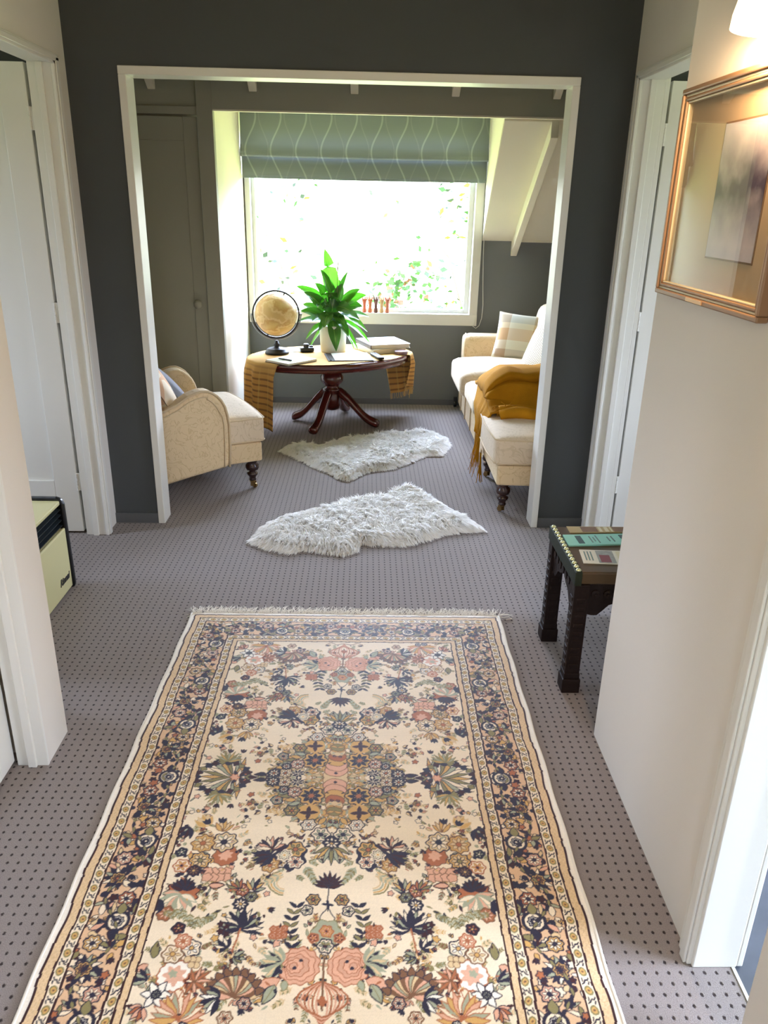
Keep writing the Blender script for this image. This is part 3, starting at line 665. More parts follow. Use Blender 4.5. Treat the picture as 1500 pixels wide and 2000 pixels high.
b = MB(); b.lathe([(.10, TZ-.062), (.10, TZ-.085), (.060, TZ-.095), (.050, TZ-.115), (.070, TZ-.135), (.088, TZ-.165), (.086, TZ-.195), (.060, TZ-.225), (.052, TZ-.240), (.072, TZ-.252), (.074, TZ-.266), (.060, TZ-.276), (.062, TZ-.300), (.070, .15), (.055, .12), (.02, .105)], seg=32)
b.build('pedestal_column', m_mahog, tb, smooth=True)
for a in (250, 340, 168, 75):
    b = MB(); al = math.radians(a)-TH; M = Matrix.Rotation(al, 4, 'Z')
    cl = [(.045, .255, .030), (.11, .225, .030), (.18, .165, .027), (.25, .095, .025), (.31, .050, .024), (.37, .034, .026), (.405, .024, .022)]
    vs = []; fs = []
    for i, (x, z, hh) in enumerate([(x*(.80 if a == 168 else .96), z, h) for x, z, h in cl]):
        wv = .036-.004*i/6+(.008 if i >= 5 else 0); hh *= 1.3
        for (yy, zz) in ((-wv, -hh), (wv, -hh), (wv, hh*.7), (wv*.5, hh*1.2), (-wv*.5, hh*1.2), (-wv, hh*.7)): vs.append(M @ Vector((x, yy, max(z+zz, 0.001))))
    for i in range(len(cl)-1):
        for k in range(6): fs.append((i*6+k, i*6+(k+1) % 6, (i+1)*6+(k+1) % 6, (i+1)*6+k))
    fs += [tuple(range(6)), tuple(range(36, 42))[::-1]]
    b.add(vs, fs).build('leg', m_mahog, tb, smooth=True, sub=1)
# cloth
def cloth_nodes(n, b):
    X, Y, Z, V = objco(n)
    p = math_node(n, 'PINGPONG', math_node(n, 'ADD', X, math_node(n, 'MULTIPLY', Z, 1.0)), .03)
    a = n.nodes.new('ShaderNodeAttribute'); a.attribute_name = 'cl'; s = n.nodes.new('ShaderNodeSeparateXYZ'); n.links.new(a.outputs['Vector'], s.inputs[0])
    st = math_node(n, 'FRACT', math_node(n, 'MULTIPLY', s.outputs['X'], 24)); g = math_node(n, 'GREATER_THAN', st, .68)
    st2 = math_node(n, 'FRACT', math_node(n, 'MULTIPLY', s.outputs['Y'], 9)); g2 = math_node(n, 'GREATER_THAN', st2, .86)
    msk = math_node(n, 'MULTIPLY', g, s.outputs['Z']); msk2 = math_node(n, 'MULTIPLY', g2, s.outputs['Z'])
    c = mixc(n, math_node(n, 'MULTIPLY', s.outputs['Z'], .55), lin((206, 168, 104)), lin((190, 128, 52)))
    c = mixc(n, math_node(n, 'MULTIPLY', msk, .75), c, lin((118, 84, 60))); c = mixc(n, math_node(n, 'MULTIPLY', msk2, .4), c, lin((210, 176, 100)))
    n.links.new(c, b.inputs['Base Color'])
    no = n.nodes.new('ShaderNodeTexNoise'); no.inputs['Scale'].default_value = 400; n.links.new(V, no.inputs['Vector']); bp = n.nodes.new('ShaderNodeBump'); bp.inputs['Strength'].default_value = .3; bp.inputs['Distance'].default_value = .003
    n.links.new(no.outputs[0], bp.inputs['Height']); n.links.new(bp.outputs[0], b.inputs['Normal'])
m_cloth = ramp_mat('ochre_striped_cloth', cloth_nodes, .85, .2)
clt = thing('tablecloth', 'ochre cloth with brown stripes draped over the oval table, hanging at both ends', 'tablecloth', (TC[0], TC[1], 0), TH)
def cloth_piece(name, fn, nu, nv, attr):
    b = MB(); b.grid(fn, nu, nv); o = b.build(name, m_cloth, clt, smooth=True)
    a = o.data.attributes.new('cl', 'FLOAT_VECTOR', 'POINT'); d = []
    for j in range(nv+1):
        for i in range(nu+1): d += list(attr(i/nu, j/nv))
    a.data.foreach_set('vector', d)
    return o
Ex = lambda q, k=1.0: TA*k*math.sqrt(max(0, 1-(q/(TB*k))**2))
def ctop(u, v):
    q0, q1 = -.395+.09*max(0, u-.35), .395; q = q0+(q1-q0)*v; e0 = -Ex(q, 1.008)+.0; e1 = Ex(q, 1.008)
    if q < -.24 : e1 = min(e1, Ex(q)-.03); e0 = max(e0, -(Ex(q)-.02))
    return Vector((e0+(e1-e0)*u, q if q > -.385 else q, TZ+.004))
cloth_piece('cloth_top', ctop, 30, 24, lambda u, v: (u*1.2, v, 0))
def drape(side, q0, q1, drop0, drop1, fold, ph, pinch):
    def fn(u, v):
        q = q0+(q1-q0)*u; e = Ex(q, 1.008); dr = (drop0+(drop1-drop0)*u)*v
        rr = .016; s_ = dr
        if s_ < rr*1.57: a = s_/rr; x = e+rr*math.sin(a)-.0; z = TZ+.004-rr*(1-math.cos(a))
        else: x = e+rr; z = TZ+.004-rr-(s_-rr*1.57)
        x += fold*min(1, dr/.10)*(.5+.5*math.sin(q*46+ph+dr*2)) + .02*v
        q += -pinch*v*(q-(q0+q1)/2) + .006*math.sin(q*60+ph)*v
        return Vector((side*x, q, z))
    return fn
L_ = cloth_piece('left_drape', drape(-1, -.26, .20, .50, .36, .030, 1.0, .18), 40, 24, lambda u, v: (v*.45, u, min(1, v*4)))
R_ = cloth_piece('right_drape', drape(1, -.22, .24, .27, .38, .034, 0.2, .55), 40, 20, lambda u, v: (v*.35, u, min(1, v*4)))
for o in (L_, R_):
    so = o.modifiers.new('s', 'SOLIDIFY'); so.thickness = .003; so.offset = 1
b = MB()
R0 = drape(1, -.22, .24, .27, .38, .034, 0.2, .55)
for i in range(44):
    p = R0(i/43, 1); pts = [p, p+Vector((random.uniform(-.004, .004), random.uniform(-.006, .006), -.022)), p+Vector((random.uniform(-.008, .008), random.uniform(-.010, .010), -.045))]; b.tube(pts, .0018, 4)
for j in range(3):
    p = R0(.35, 1); b.tube([p, p+Vector((.002*j, .002*j, -.05)), p+Vector((.0, .0, -.085))], .002, 4)
b.build('fringe', m_cloth, clt, kind='stuff')

# ------------------------------------------------------------------ globe
TT = TZ+.006
m_blk = mat('black_metal', (30, 28, 28), .45, spec=.35)
gl = thing('globe', 'antique ochre desk globe in a dark ring on the table', 'globe', (-.668, 5.90, TT), .12)
b = MB(); b.lathe([(.088, 0), (.090, .010), (.084, .020), (.076, .024), (.074, .034), (.060, .040), (.022, .046), (.018, .056), (.026, .066), (.014, .078), (.010, .096)], seg=40); b.build('globe_base', m_blk, gl, smooth=True)
gz = .285; RR = .168
Mg = Matrix.Translation((0, 0, gz))
b = MB(); Mx = Mg @ Matrix.Rotation(-.12, 4, 'X')
pts = [Mg @ Vector((RR*math.cos(t), 0, RR*math.sin(t))) for t in [2*PI*k/72 for k in range(72)]]
vs = []; fs = []
for k in range(72):
    t = 2*PI*k/72
    for r_, y in ((RR-.005, -.010), (RR+.006, -.010), (RR+.006, .010), (RR-.005, .010)): vs.append(Mg @ Vector((r_*math.cos(t), y, r_*math.sin(t))))
for k in range(72):
    for j in range(4): fs.append((k*4+j, k*4+(j+1) % 4, ((k+1) % 72)*4+(j+1) % 4, ((k+1) % 72)*4+j))
b.add(vs, fs); b.build('meridian_ring', m_blk, gl)
b = MB(); b.tube([Mg @ Vector(((RR+.014)*math.cos(t), 0, (RR+.014)*math.sin(t))) for t in [PI+PI*k/36 for k in range(37)]], .0042, 8)
for s in (-1, 1): b.lathe([(.007, -.010), (.007, .014)], seg=12, M=Mg @ Matrix.Translation((s*(RR+.008), 0, 0)) @ Matrix.Rotation(PI/2, 4, 'Y'))
b.build('support_arc', mat('silver_grey_metal', (150, 152, 156), .35, metal=.8), gl, smooth=True)
def globe_nodes(n, b):
    X, Y, Z, V = objco(n)
    no = n.nodes.new('ShaderNodeTexNoise'); no.inputs['Scale'].default_value = 9; no.inputs['Detail'].default_value = 6; n.links.new(V, no.inputs['Vector'])
    r = n.nodes.new('ShaderNodeValToRGB'); n.links.new(no.outputs[0], r.inputs[0]); e = r.color_ramp.elements
    e[0].position = .44; e[0].color = lin((214, 178, 112)); e[1].position = .50; e[1].color = lin((232, 204, 146)); q = e.new(.56); q.color = lin((204, 160, 96)); q = e.new(.66); q.color = lin((216, 188, 122))
    n.links.new(r.outputs[0], b.inputs['Base Color'])
b = MB(); Ms = Mg @ Matrix.Rotation(.41, 4, 'Y'); R2 = .153
b.lathe([(max(.0005, R2*math.sin(PI*k/28)), -R2*math.cos(PI*k/28)) for k in range(29)], seg=48, M=Ms); b.build('globe_ball', ramp_mat('antique_map_globe', globe_nodes, .4, .4), gl, smooth=True)
for s in (-1, 1): b = MB(); b.lathe([(.005, R2-.002), (.005, RR-.003)] if s > 0 else [(.005, -RR+.003), (.005, -R2+.002)], seg=10, M=Ms); b.build('axis_pin', m_blk, gl)

# ------------------------------------------------------------------ peace lily
pl = thing('potted_plant', 'leafy peace lily in a white pot on the oval table', 'potted plant', (-.255, 6.03, TT))
b = MB(); b.lathe([(.088, 0), (.094, .004), (.100, .10), (.104, .19), (.104, .198), (.098, .200), (.094, .195), (.090, .17), (.001, .165)], seg=48)
b.build('pot', mat('matt_white_ceramic', (236, 236, 232), .45), pl, smooth=True)
b = MB(); b.lathe([(.001, .166), (.090, .166), (.091, .172), (.05, .178), (.001, .180)], seg=24); b.build('potting_soil', mat('potting_soil', (50, 38, 30), .95, bump=.6, bscale=90), pl, smooth=True)
def leaf_nodes(n, b):
    a = n.nodes.new('ShaderNodeAttribute'); a.attribute_name = 'lf'; s = n.nodes.new('ShaderNodeSeparateXYZ'); n.links.new(a.outputs['Vector'], s.inputs[0])
    mid = math_node(n, 'LESS_THAN', math_node(n, 'ABSOLUTE', s.outputs['X']), .05)
    c = mixc(n, s.outputs['Z'], lin((30, 78, 38)), lin((104, 158, 44)))
    c = mixc(n, math_node(n, 'MULTIPLY', mid, .5), c, lin((150, 190, 90)))
    n.links.new(c, b.inputs['Base Color'])
    out = [q for q in n.nodes if q.type == 'OUTPUT_MATERIAL'][0]; tr = n.nodes.new('ShaderNodeBsdfTranslucent'); tr.inputs['Color'].default_value = (.07, .40, .015, 1)
    mx = n.nodes.new('ShaderNodeMixShader'); mx.inputs[0].default_value = .22; n.links.new(math_node(n, 'MULTIPLY_ADD', math_node(n, 'POWER', s.outputs['Z'], 3), .42, .08), mx.inputs[0]); n.links.new(b.outputs[0], mx.inputs[1]); n.links.new(tr.outputs[0], mx.inputs[2]); n.links.new(mx.outputs[0], out.inputs[0])
m_leaf = ramp_mat('peace_lily_leaf', leaf_nodes, .28, .6)
def lily_leaf(base, mid, tip, wd, tone, twist=0.0, parent=pl):
    """petiole from base to mid, blade from mid to tip with a droop"""
    base, mid, tip = Vector(base), Vector(mid), Vector(tip)
    b = MB(); ctrl = base*.5+mid*.5+Vector((0, 0, .03))
    pts = [base*(1-t)**2+ctrl*2*t*(1-t)+mid*t*t for t in [k/6 for k in range(7)]]; b.tube(pts, [.0035-.0003*k for k in range(7)], 6)
    npz = len(b.v); d = (tip-mid); L = d.length; apex = mid+d*.5+Vector((0, 0, L*.16)); rows = 12; vs = []; fs = []; at = [(0, 0, tone)]*npz
    pr = []
    for i in range(rows+1):
        t = i/rows; pr.append(mid*(1-t)**2+apex*2*t*(1-t)+tip*t*t)
    for i in range(rows+1):
        t = i/rows; tg = (pr[min(i+1, rows)]-pr[max(i-1, 0)]).normalized(); sd = tg.cross(Vector((0, 0, 1)))
        if sd.length < .2: sd = tg.cross(Vector((0, 1, .2)))
        sd.normalize(); sc = tg.cross(Vector((0, -1, .25)))
        if sc.length > .15:
            sc.normalize(); sc = sc if sc.dot(sd) > 0 else -sc; fk = .35 if tip.z < .3 else .65; sd = (sd*(1-fk)+sc*fk).normalized()
        sd = Matrix.Rotation(twist*.25, 3, tg) @ sd; up = sd.cross(tg).normalized()
        ww = wd*(math.sin(PI*min(1, t**.72))**.85 if 0 < t < 1 else .02)+.0005
        for u in (-1, -.5, 0, .5, 1):
            vs.append(pr[i]+sd*ww*u+up*(abs(u)*ww*.28+.06*ww*math.sin(t*14+u*2))); at.append((u, t, tone))
    for i in range(rows):
        for k in range(4): fs.append((i*5+k, i*5+k+1, (i+1)*5+k+1, (i+1)*5+k))
    b.add(vs, fs); o = b.build('leaf', m_leaf, parent, smooth=True, fix=False)
    a = o.data.attributes.new('lf', 'FLOAT_VECTOR', 'POINT'); a.data.foreach_set('vector', [c for q in at for c in q])
    return o
LV = [ # mid (x,y,z) tip(x,y,z) width tone twist  -- relative to the pot
 ((.015, .0, .33), (-.060, .0, .74), .050, 1.0, .2), ((.02, -.01, .34), (-.09, -.02, .60), .036, .35, .9), ((.02, .02, .36), (.11, .02, .585), .016, .3, .6),
 ((-.05, 0, .34), (-.27, .0, .475), .034, .75, .2), ((-.05, -.03, .30), (-.21, -.07, .44), .040, .2, .3), ((-.06, -.04, .26), (-.24, -.05, .30), .032, .3, 0),
 ((-.05, .03, .30), (-.16, .06, .42), .038, .3, .4), ((-.06, -.02, .22), (-.27, -.04, .22), .034, .15, 0), ((-.06, -.05, .22), (-.20, -.10, .10), .026, .6, .1),
 ((-.03, -.06, .30), (-.06, -.16, .20), .042, .3, 0), ((.0, -.08, .24), (.03, -.15, .025), .042, .25, 0), ((-.02, -.05, .34), (-.05, -.13, .36), .046, .2, .1),
 ((.03, -.06, .26), (.12, -.13, .13), .034, .2, 0), ((.05, -.04, .30), (.20, -.10, .25), .042, .15, .1), ((.06, -.02, .28), (.26, -.06, .16), .034, .55, 0),
 ((.06, .0, .34), (.25, .0, .42), .034, .85, .4), ((.05, .0, .32), (.22, -.02, .34), .040, .2, .2), ((.06, .02, .34), (.20, .03, .46), .030, .45, .5),
 ((.07, -.03, .24), (.29, -.05, .06), .026, .8, 0), ((.05, -.05, .22), (.19, -.09, .03), .024, .85, 0), ((.03, .0, .36), (.07, .0, .50), .034, .35, .9),
 ((.0, -.03, .34), (.04, -.09, .40), .046, .15, .3), ((-.02, .0, .36), (-.13, -.02, .50), .038, .5, .5), ((.0, .03, .34), (.05, .08, .52), .030, .4, .8),
 ((.07, .0, .26), (.27, .02, .26), .036, .25, .1), ((-.07, .02, .26), (-.23, .06, .34), .034, .3, .1), ((.03, -.05, .34), (.14, -.12, .31), .040, .2, .2),
 ((-.05, -.05, .26), (-.15, -.12, .24), .036, .25, .1), ((.05, .02, .22), (.16, .0, .02), .020, .7, 0), ((-.05, .0, .2), (-.19, -.03, .0), .016, .6, 0),
 ((.01, -.05, .28), (.09, -.14, .22), .036, .35, .2), ((-.01, -.05, .26), (.01, -.09, .40), .048, .1, .1), ((.0, -.05, .22), (-.045, -.12, .30), .044, .2, .1), ((.02, -.05, .22), (.06, -.12, .30), .044, .15, .1), ((-.01, -.04, .26), (-.10, -.13, .17), .034, .3, .1)]
for m_, t_, w_, tn, tw_ in LV:
    bs = (m_[0]*.5, m_[1]*.5, .175); lily_leaf(bs, m_, t_, w_*1.18, tn, tw_)
b = MB(); b.tube([(.01, .0, .18), (.03, 0, .4), (.035, 0, .60)], .003, 6); b.tube([(.035, 0, .60), (.045, 0, .70)], [.004, .001], 6); b.build('flower_stem', mat('dry_spathe', (150, 140, 100), .7), pl, smooth=True)

# ================================================================== PATTERNED RUG
# the woven pattern is computed once as a colour per knot (2 mm) from drawn flowers, leaves and bands
CRE, NAV, MAR, RUS, GOL, OLI, SAG, PIN, BRO, TAN, WHI = [np.array(lin(c)[:3]) for c in
    ((232, 214, 186), (36, 32, 52), (58, 22, 26), (166, 98, 62), (202, 158, 92), (132, 122, 78), (158, 160, 134), (214, 162, 134), (118, 82, 56), (212, 184, 140), (238, 230, 216))]
class Canvas:
    def __init__(s, w_, h_, res, bgc): s.w, s.h, s.res = w_, h_, res; s.a = np.tile(bgc, (int(h_/res)+1, int(w_/res)+1, 1)).astype(float)
    def win(s, x, y, r):
        i0, i1 = max(0, int((x-r)/s.res)), min(s.a.shape[1], int((x+r)/s.res)+2); j0, j1 = max(0, int((y-r)/s.res)), min(s.a.shape[0], int((y+r)/s.res)+2)
        if i1 <= i0 or j1 <= j0: return None
        X, Y = np.meshgrid(np.arange(i0, i1)*s.res-x, np.arange(j0, j1)*s.res-y); return s.a[j0:j1, i0:i1], X, Y
    def blob(s, x, y, R, c, pet=0, amp=.15, rot=0, out=None, ow=.0018, asp=1.0):
        q = s.win(x, y, R*1.5*max(1, asp)+.004)
        if q is None: return
        A, X, Y = q; ca, sa = math.cos(rot), math.sin(rot); U = (X*ca+Y*sa)/asp; V = -X*sa+Y*ca
        r = np.hypot(U, V); t = np.arctan2(V, U); rr = R*(1+amp*np.cos(pet*t)) if pet else R
        A[r < rr] = c
        if out is not None: A[np.abs(r-rr) < ow] = out
    def leaf(s, x, y, ang, L, W, c, out=None, ow=.0015, vein=None, bend=0):
        q = s.win(x, y, L+.004)
        if q is None: return
        A, X, Y = q; ca, sa = math.cos(ang), math.sin(ang); U = (X*ca+Y*sa)/L; V = (-X*sa+Y*ca) - bend*L*U*(1-U)*2
        hw = W*np.sin(np.pi*np.clip(U, 0, 1)**.8)**.9; ins = (U > 0) & (U < 1) & (np.abs(V) < hw); A[ins] = c
        if vein is not None: A[ins & (np.abs(V) < .0009)] = vein
        if out is not None: A[(U > -.02) & (U < 1.02) & (np.abs(np.abs(V)-hw) < ow)] = out
    def line(s, pts, wd, c):
        for (x0, y0), (x1, y1) in zip(pts[:-1], pts[1:]):
            n = max(2, int(math.hypot(x1-x0, y1-y0)/(s.res*1.2)))
            for k in range(n+1):
                x, y = x0+(x1-x0)*k/n, y0+(y1-y0)*k/n; q = s.win(x, y, wd+.002)
                if q is None: continue
                A, X, Y = q; A[np.hypot(X, Y) < wd] = c
    def rosette(s, x, y, R, pet, c, out, mid, cen, rot=0):
        s.blob(x, y, R, c, pet, .10, rot, out, .002)
        for k in range(pet):
            a = rot+2*PI*k/pet; s.leaf(x+R*.25*math.cos(a), y+R*.25*math.sin(a), a, R*.62, R*.16, mid, out, .0009)
        s.blob(x, y, R*.26, cen, 0, 0, 0, out, .0012)
    def fan(s, x, y, ang, R, n, spread, cols, out, W=None):
        for k in range(n):
            a = ang+spread*(k/(n-1)-.5); s.leaf(x, y, a, R*(1-.25*abs(k/(n-1)-.5)), W or R*.10, cols[k % len(cols)], out, .0012, vein=None, bend=.2*(k/(n-1)-.5))
    def feather(s, x, y, ang, L, c, c2, n=6, w_=.008):
        for k in range(n):
            t = (k+.5)/n; px, py = x+math.cos(ang)*L*t, y+math.sin(ang)*L*t
            for sg in (-1, 1): s.leaf(px, py, ang+sg*.75, w_*2*(1.2-t*.6), w_*.33, c if k % 2 else c2, out=None)
        s.line([(x, y), (x+math.cos(ang)*L, y+math.sin(ang)*L)], .0010, c2)
    def bud(s, x, y, ang, L, c, out): 
        for k in (-.5, 0, .5): s.leaf(x, y, ang+k, L, L*.20, c, out, .0010)
rr_ = random.Random(5)
RU, RV = .633, .991
cv = Canvas(RU, RV, .001, CRE)
# scattered fill of sprigs under the large motifs (dense near the motifs)
spots = [(.109, .30, .075), (.165, .30, .06), (.30, .30, .09), (.34, .40, .06), (.275, .38, .05), (.20, .45, .06), (.20, .54, .06), (.20, .66, .07), (.31, .62, .09), (.34, .70, .07), (.05, .56, .07), (.05, .66, .09), (.10, .02, .12), (.14, .10, .09), (.05, .20, .07), (.33, .03, .10), (.22, .15, .06), (.37, .17, .05), (.03, .28, .05), (.38, .25, .05)]
for (x, y, r) in spots:
    for k in range(int(r*420)):
        a = rr_.uniform(0, 2*PI); d = r*math.sqrt(rr_.random()); px, py = x+d*math.cos(a), y+d*math.sin(a)
        t = rr_.random(); out = rr_.choice([NAV*1.0, BRO, MAR, OLI, None])
        if t < .55: cv.leaf(px, py, a+rr_.uniform(-.8, .8), rr_.uniform(.010, .024), rr_.uniform(.002, .0045), rr_.choice([SAG, OLI, GOL, TAN, NAV, PIN, SAG, TAN, MAR]), out, .0009)
        elif t < .75: cv.feather(px, py, a+rr_.uniform(-.6, .6), rr_.uniform(.02, .035), rr_.choice([SAG, GOL, OLI]), rr_.choice([OLI, BRO, TAN]), 5, .006)
        elif t < .88: cv.bud(px, py, a, rr_.uniform(.010, .016), rr_.choice([NAV, MAR, RUS, GOL]), NAV)
        else: cv.blob(px, py, rr_.uniform(.005, .009), rr_.choice([PIN, RUS, GOL, CRE]), 5, .2, a, NAV, .0011)
# medallion
for k in range(420):
    a, q = rr_.uniform(0, PI/2), rr_.random()**.5; x, y = .19*q*math.cos(a), .20*q*math.sin(a)
    cv.leaf(x, y, rr_.uniform(0, 6.28), rr_.uniform(.012, .026), rr_.uniform(.003, .006), rr_.choice([GOL, TAN, OLI, SAG, GOL, TAN*.9]), rr_.choice([OLI, BRO, NAV, None]), .0008)
for k in range(26):
    a = PI*.5*k/25; R = .20*(1-.18*math.sin(2*a)); x, y = R*1.02*math.cos(a), R*1.0*math.sin(a)
    cv.leaf(x*.86, y*.86, a+.5*(-1)**k, .034, .008, [OLI, SAG, GOL][k % 3], NAV, .0011)
for k in range(7):
    y = .012+k*.021; cv.blob(0, y, .030-.002*k, [TAN, PIN, PIN, GOL, RUS, TAN, OLI][k], 0, 0, 0, BRO, .0011, asp=1.25)
    cv.leaf(.0, y, .3, .024, .004, GOL, BRO, .0008)
for (x, y, R, c) in ((.068, .077, .036, GOL), (.118, .060, .020, PIN), (.150, .020, .020, TAN), (.185, .018, .018, NAV), (.150, .050, .014, NAV)):
    cv.rosette(x, y, R, 8, c, NAV, NAV if c is GOL else CRE, RUS)
for k in range(4): cv.leaf(.071, .144, PI/4+PI/2*k, .026, .006, MAR, NAV, .0008)
cv.blob(.071, .144, .032, GOL, 0, 0); 
for k in range(4): cv.leaf(.071, .144, PI/2*k, .026, .006, MAR, NAV, .0008)
for k in range(8): cv.leaf(.112, .017, PI/4*k+.2, .022, .005, NAV, CRE, .0007)
cv.rosette(.030, .225, .024, 6, CRE, NAV, SAG, NAV); cv.rosette(.066, .190, .020, 6, CRE, NAV, WHI, PIN); cv.rosette(.0, .255, .022, 8, NAV, NAV, CRE, GOL)
cv.fan(0, .27, PI/2, .06, 7, 2.2, [OLI, GOL, SAG], NAV)
cv.rosette(.118, .135, .020, 6, OLI, NAV, GOL, RUS); cv.rosette(.165, .095, .016, 5, SAG, NAV, PIN, NAV); cv.leaf(.205, .012, 0, .04, .008, NAV, MAR)
# side palmette
cv.blob(.335, .0, .060, CRE, 0, 0, 0, NAV, .004, asp=1.3)
cv.fan(.300, .0, 0, .105, 17, 3.6, [GOL, OLI, CRE, SAG], NAV, .008)
cv.fan(.285, .0, PI, .040, 9, 4.4, [NAV, CRE, MAR], NAV, .006)
for k in range(12):
    a = PI*k/11; x, y = .335+.076*math.cos(a), .066*math.sin(a); cv.blob(x, y, .010, [NAV, MAR, OLI][k % 3], 4, .2, a, NAV, .0012)
cv.blob(.300, 0, .012, PIN, 6, .2, 0, RUS, .0012); cv.leaf(.262, 0, PI, .03, .006, MAR, NAV)
cv.fan(.33, .070, PI/2, .05, 9, 2.6, [OLI, SAG, GOL], OLI, .004)
for x in (.29, .33): cv.bud(x, .110, PI/2, .018, NAV, MAR)
# bouquets
cv.blob(.110, .300, .044, NAV, 7, .12, 0, NAV); cv.rosette(.092, .320, .021, 6, CRE, NAV, PIN, NAV); cv.rosette(.096, .278, .026, 6, GOL, NAV, OLI, RUS); cv.rosette(.130, .322, .016, 6, CRE, NAV, GOL, NAV); cv.rosette(.122, .296, .018, 8, NAV, CRE, SAG, GOL)
cv.rosette(.155, .330, .022, 7, GOL, BRO, TAN, RUS)
cv.fan(.160, .295, -.9, .052, 9, 3.2, [NAV, CRE, NAV, OLI], NAV, .007); cv.fan(.160, .275, -PI/2, .045, 9, 3.0, [NAV, PIN, CRE], MAR, .006)
cv.fan(.150, .300, .3, .055, 5, 1.2, [NAV, MAR], NAV, .006)
for j in range(4): cv.line([(.080+.02*math.cos(a)*(1+j*.35)+.03, .385+.02*math.sin(a)*(1+j*.3)) for a in [k*.3-1.2 for k in range(10)]], .0022, [TAN, SAG, GOL, OLI][j])
cv.feather(.065, .335, 2.1, .06, OLI, SAG, 8, .009); cv.feather(.12, .36, .6, .05, SAG, TAN, 7, .009)
cv.blob(.273, .300, .032, RUS, 9, .06, 0, BRO, .0015); cv.blob(.273, .298, .016, PIN, 7, .2)
cv.rosette(.286, .252, .032, 8, TAN, NAV, CRE, NAV); cv.rosette(.340, .258, .029, 8, GOL, BRO, TAN, RUS); cv.rosette(.336, .316, .026, 8, GOL, NAV, TAN, OLI); cv.rosette(.346, .350, .017, 8, MAR, NAV, BRO, GOL); cv.rosette(.380, .335, .020, 6, CRE, RUS, GOL, NAV)
for k in range(8): cv.blob(.262+.016*(k % 4), .352+.018*(k//4), .013, PIN, 5, .1, k, BRO, .0012)
cv.leaf(.300, .395, PI, .04, .009, PIN, MAR, .002)
cv.fan(.385, .205, .9, .045, 5, 1.6, [NAV, MAR], NAV, .006); cv.fan(.30, .215, -1.7, .045, 5, 1.4, [GOL, TAN], BRO, .006); cv.fan(.345, .20, -1.2, .05, 5, 1.2, [GOL, TAN], TAN, .008)
cv.bud(.305, .185, -PI/2, .022, NAV, NAV); cv.bud(.340, .190, -1.0, .022, NAV, NAV); cv.rosette(.39, .29, .014, 5, NAV, NAV, SAG, CRE)
cv.blob(.362, .420, .034, RUS, 9, .12, 0, MAR, .0018, asp=1.2); cv.fan(.362, .410, -PI/2, .040, 9, 2.4, [MAR, NAV], NAV, .006); cv.fan(.362, .425, 1.3, .055, 9, 2.8, [PIN, SAG, CRE], SAG, .007)
cv.rosette(.385, .480, .020, 7, RUS, BRO, PIN, GOL); cv.fan(.397, .455, .2, .03, 5, 2.0, [NAV], NAV, .004)
# spike and stems on the axis
for k in range(9):
    a = PI/2*(-1)+(.32*(k-4)); cv.leaf(.0, .402, a, .052-.003*abs(k-4), .0055, MAR, NAV, .0010)
cv.line([(0, .40), (0, .47)], .0016, NAV)
for k in range(4): cv.leaf(0, .452, PI/2*k, .016, .004, NAV, None)
cv.line([(0, .46), (.018, .49), (.012, .515)], .0014, NAV)
cv.rosette(.035, .438, .016, 6, GOL, NAV, OLI, RUS); cv.rosette(.050, .470, .014, 5, CRE, NAV, SAG, NAV); cv.blob(0, .530, .034, SAG, 6, .1, 0, OLI, .0012); cv.rosette(0, .527, .015, 6, GOL, RUS, PIN, NAV); cv.rosette(.0, .566, .018, 6, CRE, NAV, SAG, MAR); cv.rosette(.030, .545, .012, 5, MAR, RUS, PIN, GOL)
for k in range(7):
    t = k/6; px, py = .075+.012*math.sin(t*3), .46+.11*t
    for sg in (-1, 1): cv.leaf(px, py, -PI/2+sg*.9, .024, .0048, OLI if k % 2 else NAV, NAV, .0009)
for k in range(6): cv.rosette(.100+.012*(k % 3), .52+.018*(k//3), .008, 5, PIN, RUS, CRE, RUS)
# pink rose and lobed scroll
cv.blob(.055, .617, .046, PIN, 11, .05, 0, RUS, .0014)
for j in range(4): cv.blob(.055+.004*j, .617, .036-.009*j, PIN*(.92 if j % 2 else 1.05), 7, .08, j, RUS, .0010)
cv.fan(.095, .612, -.2, .05, 9, 2.4, [SAG, TAN, NAV], SAG, .007); cv.leaf(.095, .650, .35, .06, .014, PIN, RUS, .0012)
cv.leaf(.105, .662, 1.1, .050, .013, SAG, NAV, .0016, vein=OLI); cv.leaf(.082, .652, 1.4, .026, .008, SAG, OLI, .001)
for j in range(6):
    w_ = .012+.0085*j
    cv.line([(w_*math.sin(PI*t)**.8 if 0 < t < 1 else 0, .655+.012*0+(.10-.004*j)*t+.0*j) for t in [k/22 for k in range(23)]], .0022, RUS if j % 2 else PIN)
cv.line([(0, .60), (0, .72)], .0022, BRO); cv.blob(0, .700, .010, RUS, 5, .2); cv.line([(.0, .758), (.03, .750), (.05, .765), (.07, .75)], .0018, BRO)
